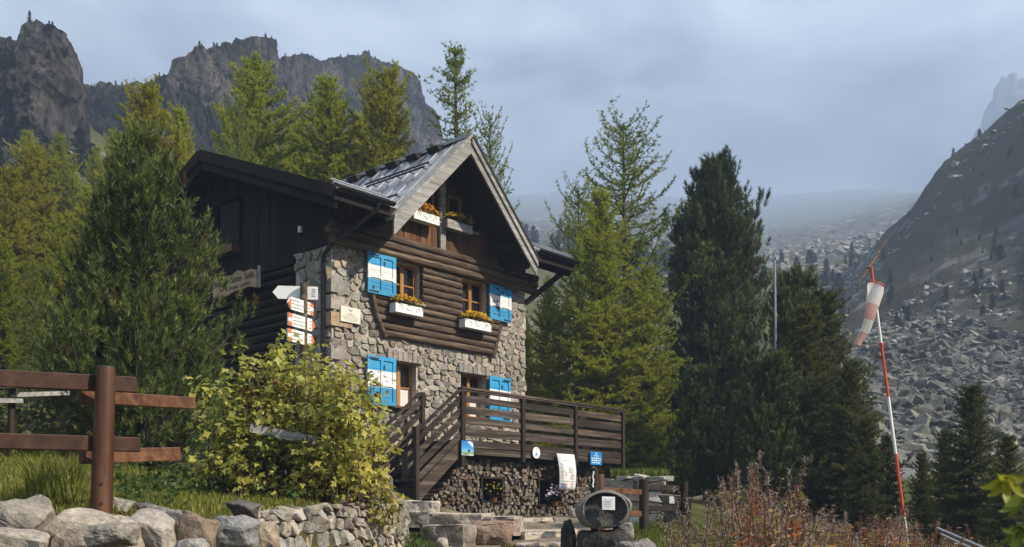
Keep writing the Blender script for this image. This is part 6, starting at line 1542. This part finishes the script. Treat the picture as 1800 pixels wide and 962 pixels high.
leaf_cards('yellow_leaves', C[sel], NN[sel], .085, np.array([.50, .46, .08]), np.array([.64, .54, .12]), 32, '', parent=bush)
k = rb.random(len(C)) < .035; leaf_cards('brown_leaves', C[k] + .02, NN[k], .10, np.array([.22, .11, .04]), np.array([.16, .06, .03]), 33, '', parent=bush)
gd = MB()
gd.bar(at(432, 830, 11.05), at(434, 690, 11.05), .07, .07, (0, 1, 0)); o = gd.build('wooden_stake', M['barge'], None); setp(o, 'grey wooden stake half hidden inside the yellow bush', 'stake')
gd = MB(); gd.bar(at(440, 752, 10.75), at(556, 776, 10.9), .03, .10); o = gd.build('wooden_board', M['barge'], None); setp(o, 'weathered grey board crossing the yellow bush', 'board')
# second, lower bush towards the stairs
C2 = []; 
for _ in range(950):
    a = rb.uniform(-1, 1); b2 = rb.uniform(-1, 1); hh = rb.uniform(0, 1)**.8; 
    if a*a + b2*b2 < 1: C2.append((a*.52, b2*.4, hh*(1-a*a*.7)*.78))
C2 = np.array(C2); sb = at(628, 860, 11.6); e = empty('bush', (sb.x, 11.6, gz(sb.x, 11.6)), 0, 'low pale yellow bush by the reddish stones at the stairs', 'bush')
leaf_cards('leaves', C2, norm(C2 - np.array([0, 0, .2])) + rb.normal(0, .4, C2.shape) + np.array([0, -.3, .3]), .075, np.array([.14, .16, .025]), np.array([.33, .25, .04]), 36, '', parent=e)
st2 = np.stack([np.stack([C2[i]*np.array([.5, .5, 0]), C2[i]*np.array([.8, .8, .6]), C2[i]]) for i in range(0, len(C2), 16)]); Vs, Fs = tubes_np(st2, np.full((len(st2), 3), .004), 4); put('stems', mesh_np('stems', Vs, Fs), M['bark'], e)

# ------------------------------------------------------------------ faded willowherb and dry grasses in the corner
def willowherb(seed, H, kind):
    rg_ = np.random.default_rng(seed); ns = rg_.integers(3, 6); paths = []; LP, LD, LC2 = [], [], []; PP, PC = [], []
    for s_ in range(ns):
        a = rg_.uniform(0, 6.28); ln = H*rg_.uniform(.65, 1.05); t = np.linspace(0, 1, 7); lean = rg_.uniform(.05, .28)*ln
        p = np.stack([np.cos(a)*lean*t**1.6, np.sin(a)*lean*t**1.6, ln*t], -1) + np.array([rg_.normal(0, .05), rg_.normal(0, .05), 0]); paths.append(p)
        nl_ = int(46*ln); f = rg_.uniform(.12, .80, nl_); k = np.minimum((f*6).astype(int), 5); q = (f*6-k)[:, None]; c = p[k]*(1-q) + p[k+1]*q
        a2 = rg_.uniform(0, 6.28, nl_); d = np.stack([np.cos(a2), np.sin(a2), rg_.uniform(-.5, .7, nl_)], -1); LP.append(c); LD.append(norm(d)); 
        pal = {'red': [(.30, .09, .03), (.42, .18, .05), (.16, .11, .035)], 'gold': [(.44, .30, .07), (.36, .21, .05), (.18, .17, .04)], 'green': [(.11, .14, .035), (.18, .17, .05), (.28, .21, .06)]}[kind]
        LC2.append(np.array(pal)[rg_.integers(0, 3, nl_)]*rg_.uniform(.7, 1.25, (nl_, 1)))
        npp = int(58*ln); f = rg_.uniform(.62, 1.0, npp)**.9; k = np.minimum((f*6).astype(int), 5); q = (f*6-k)[:, None]; PP.append(p[k]*(1-q) + p[k+1]*q + rg_.normal(0, .010, (npp, 3)))
        pp_ = {'red': [(.26, .11, .08), (.36, .24, .20), (.20, .08, .06)], 'gold': [(.42, .36, .30), (.30, .2, .1), (.50, .45, .42)], 'green': [(.50, .46, .44), (.34, .22, .20), (.24, .2, .12)]}[kind]
        PC.append(np.array(pp_)[rg_.integers(0, 3, npp)])
    V1, F1 = tubes_np(np.array(paths), np.full((ns, 7), .0045), 4)
    LP, LD, LC2 = np.vstack(LP), np.vstack(LD), np.vstack(LC2); n = len(LP); S = norm(np.cross(LD, rg_.normal(size=LD.shape)))*.008; ln = rg_.uniform(.05, .12, (n, 1))
    V2 = np.stack([LP, LP + LD*ln*.5 + S, LP + LD*ln + np.array([0, 0, -.015]), LP + LD*ln*.5 - S], 1).reshape(-1, 3); F2 = np.arange(4*n).reshape(-1, 4)
    PP, PC = np.vstack(PP), np.vstack(PC); D = norm(rg_.normal(size=PP.shape) + np.array([0, 0, .5])); V3, F3 = needle_tris(PP, D, rg_.uniform(.025, .06, len(PP)), np.full(len(PP), .007), rg_)
    s_me = mesh_np('stems', V1, F1, np.tile([[.16, .07, .05]], (len(V1), 1))); l_me = mesh_np('leaves', V2, F2, np.repeat(LC2, 4, 0)); p_me = mesh_np('seed_plumes', V3, F3, np.repeat(PC, 3, 0))
    for m_ in (s_me, l_me, p_me): m_.materials.append(M['leaf'])
    return [('stems', s_me), ('leaves', l_me), ('seed_plumes', p_me)]
WHK = [(willowherb(100+i, 1.0, k), k) for i, k in enumerate(('red', 'gold', 'green', 'red', 'green', 'gold', 'red'))]
WL_ = {'red': ('faded reddish willowherb with fluffy pink-grey seed plumes', 'reddish willowherb plants'), 'gold': ('dry golden willowherb stalk in the sunlit corner thicket', 'golden willowherb plants'), 'green': ('greenish willowherb with pale fluffy seed heads', 'greenish willowherb plants')}
rw2 = random.Random(66)
for i in range(120):
    Y = rw2.uniform(6.2, 12.5); u = rw2.uniform(1190, 1690); hmax = np.interp(u, [1190, 1230, 1290, 1350, 1420, 1500, 1600, 1700], [905, 865, 800, 800, 855, 880, 890, 925])
    x = (u-900)/F*Y; g = gz(x, Y); vtop = hmax + rw2.uniform(-5, 85); H = zz(vtop, Y) - g
    if H < .25 or H > 1.9: continue
    parts, k = WHK[rw2.choice([1, 2, 4, 5, 2] if u < 1270 else [0, 3, 1, 2, 4, 5] if u > 1420 else [0, 1, 2, 4, 5, 3])]
    e = empty('willowherb', (x, Y, g-.02), rw2.uniform(0, 6.28), *([WL_[k][0], 'wild plant', WL_[k][1]])); s_ = max(.7, H/1.0); e.scale = (s_**.5, s_**.5, s_)
    for nm, me in parts: link(bpy.data.objects.new(nm, me), e)
hp = scatter_pts(9000, (1180, 1760), (6.0, 14), lambda x, y, u: x > 1.2); blades('dry_grass', hp, .08, .42, .006, np.array([.16, .12, .05]), np.array([.10, .10, .03]), 15, 'dry grass among the willowherb', .9)
hp = scatter_pts(2500, (1180, 1800), (6.5, 15), lambda x, y, u: x > 1.2); hp[:, 2] += rgn.uniform(.03, .3, len(hp)); leaf_cards('undergrowth', hp, norm(rgn.normal(0, .6, (len(hp), 3)) + np.array([0, -.3, 1])), .06, np.array([.05, .075, .02]), np.array([.16, .11, .03]), 18, 'low mixed undergrowth around the willowherb')
# ------------------------------------------------------------------ near branch with yellow-green leaves
P0 = at(1830, 1080, 2.3); e = empty('leafy_plant', P0, 0, 'close blurred plant with pointed yellow-green leaves at the picture border', 'plant')
rl = np.random.default_rng(5); stems = []
def nstem(pts): stems.append(np.array([list(at(*p) - P0) for p in pts]))
nstem([(1850, 1200, 2.35), (1840, 1050, 2.33), (1815, 930, 2.3), (1790, 850, 2.28), (1772, 838, 2.26)]); nstem([(1860, 1200, 2.4), (1850, 1080, 2.38), (1830, 990, 2.36), (1810, 940, 2.34), (1795, 925, 2.33)]); nstem([(1850, 1000, 2.3), (1835, 930, 2.3), (1825, 890, 2.3), (1810, 870, 2.3), (1800, 862, 2.3)])
Vs, Fs = tubes_np(np.array(stems), np.full((3, 5), .003), 6); put('stems', mesh_np('stems', Vs, Fs, np.tile([[.12, .14, .03]], (len(Vs), 1)), True), M['leaf'], e)
lv, lfc, lc = [], [], []
def nleaf(u0, v0, u1, v1, Y, w_, c):
    a, b = np.array(at(u0, v0, Y) - P0), np.array(at(u1, v1, Y + rl.uniform(-.03, .03)) - P0); d = b-a; L_ = np.linalg.norm(d); s = np.cross(d/L_, np.array([0, -1, .3])); s /= np.linalg.norm(s)
    base = sum(len(x) for x in lv); n = 9; rows = []
    for i in range(n+1):
        f = i/n; w2 = w_*math.sin(math.pi*f**.75)**.9; m = a + d*f + np.array([0, 0, -.012*math.sin(f*2.5)]); rows += [m - s*w2, m + np.array([0, .004, .004]), m + s*w2]
    lv.append(np.array(rows)); lc.append(np.tile(np.array(c)*rl.uniform(.8, 1.15), (len(rows), 1)))
    for i in range(n):
        q = base+i*3; lfc.extend([(q, q+1, q+4, q+3), (q+1, q+2, q+5, q+4)])
YG, YG2 = (.26, .27, .02), (.12, .17, .02)
for t in ((1772, 838, 1722, 852, 2.26, .011, YG), (1772, 838, 1736, 868, 2.26, .010, YG), (1772, 838, 1768, 880, 2.26, .011, YG), (1772, 838, 1805, 830, 2.25, .012, YG), (1772, 838, 1752, 826, 2.27, .009, YG), (1772, 838, 1808, 868, 2.24, .012, YG), (1800, 862, 1756, 895, 2.3, .012, YG2), (1800, 862, 1772, 905, 2.3, .011, YG2), (1800, 862, 1825, 915, 2.3, .013, YG), (1795, 925, 1760, 948, 2.33, .011, YG2), (1795, 925, 1778, 965, 2.33, .012, YG2), (1795, 925, 1815, 960, 2.33, .012, YG2), (1795, 925, 1762, 925, 2.33, .010, YG2)): nleaf(*t)
put('leaves', mesh_np('leaves', np.vstack(lv), lfc, np.vstack(lc), True), M['leaf'], e)
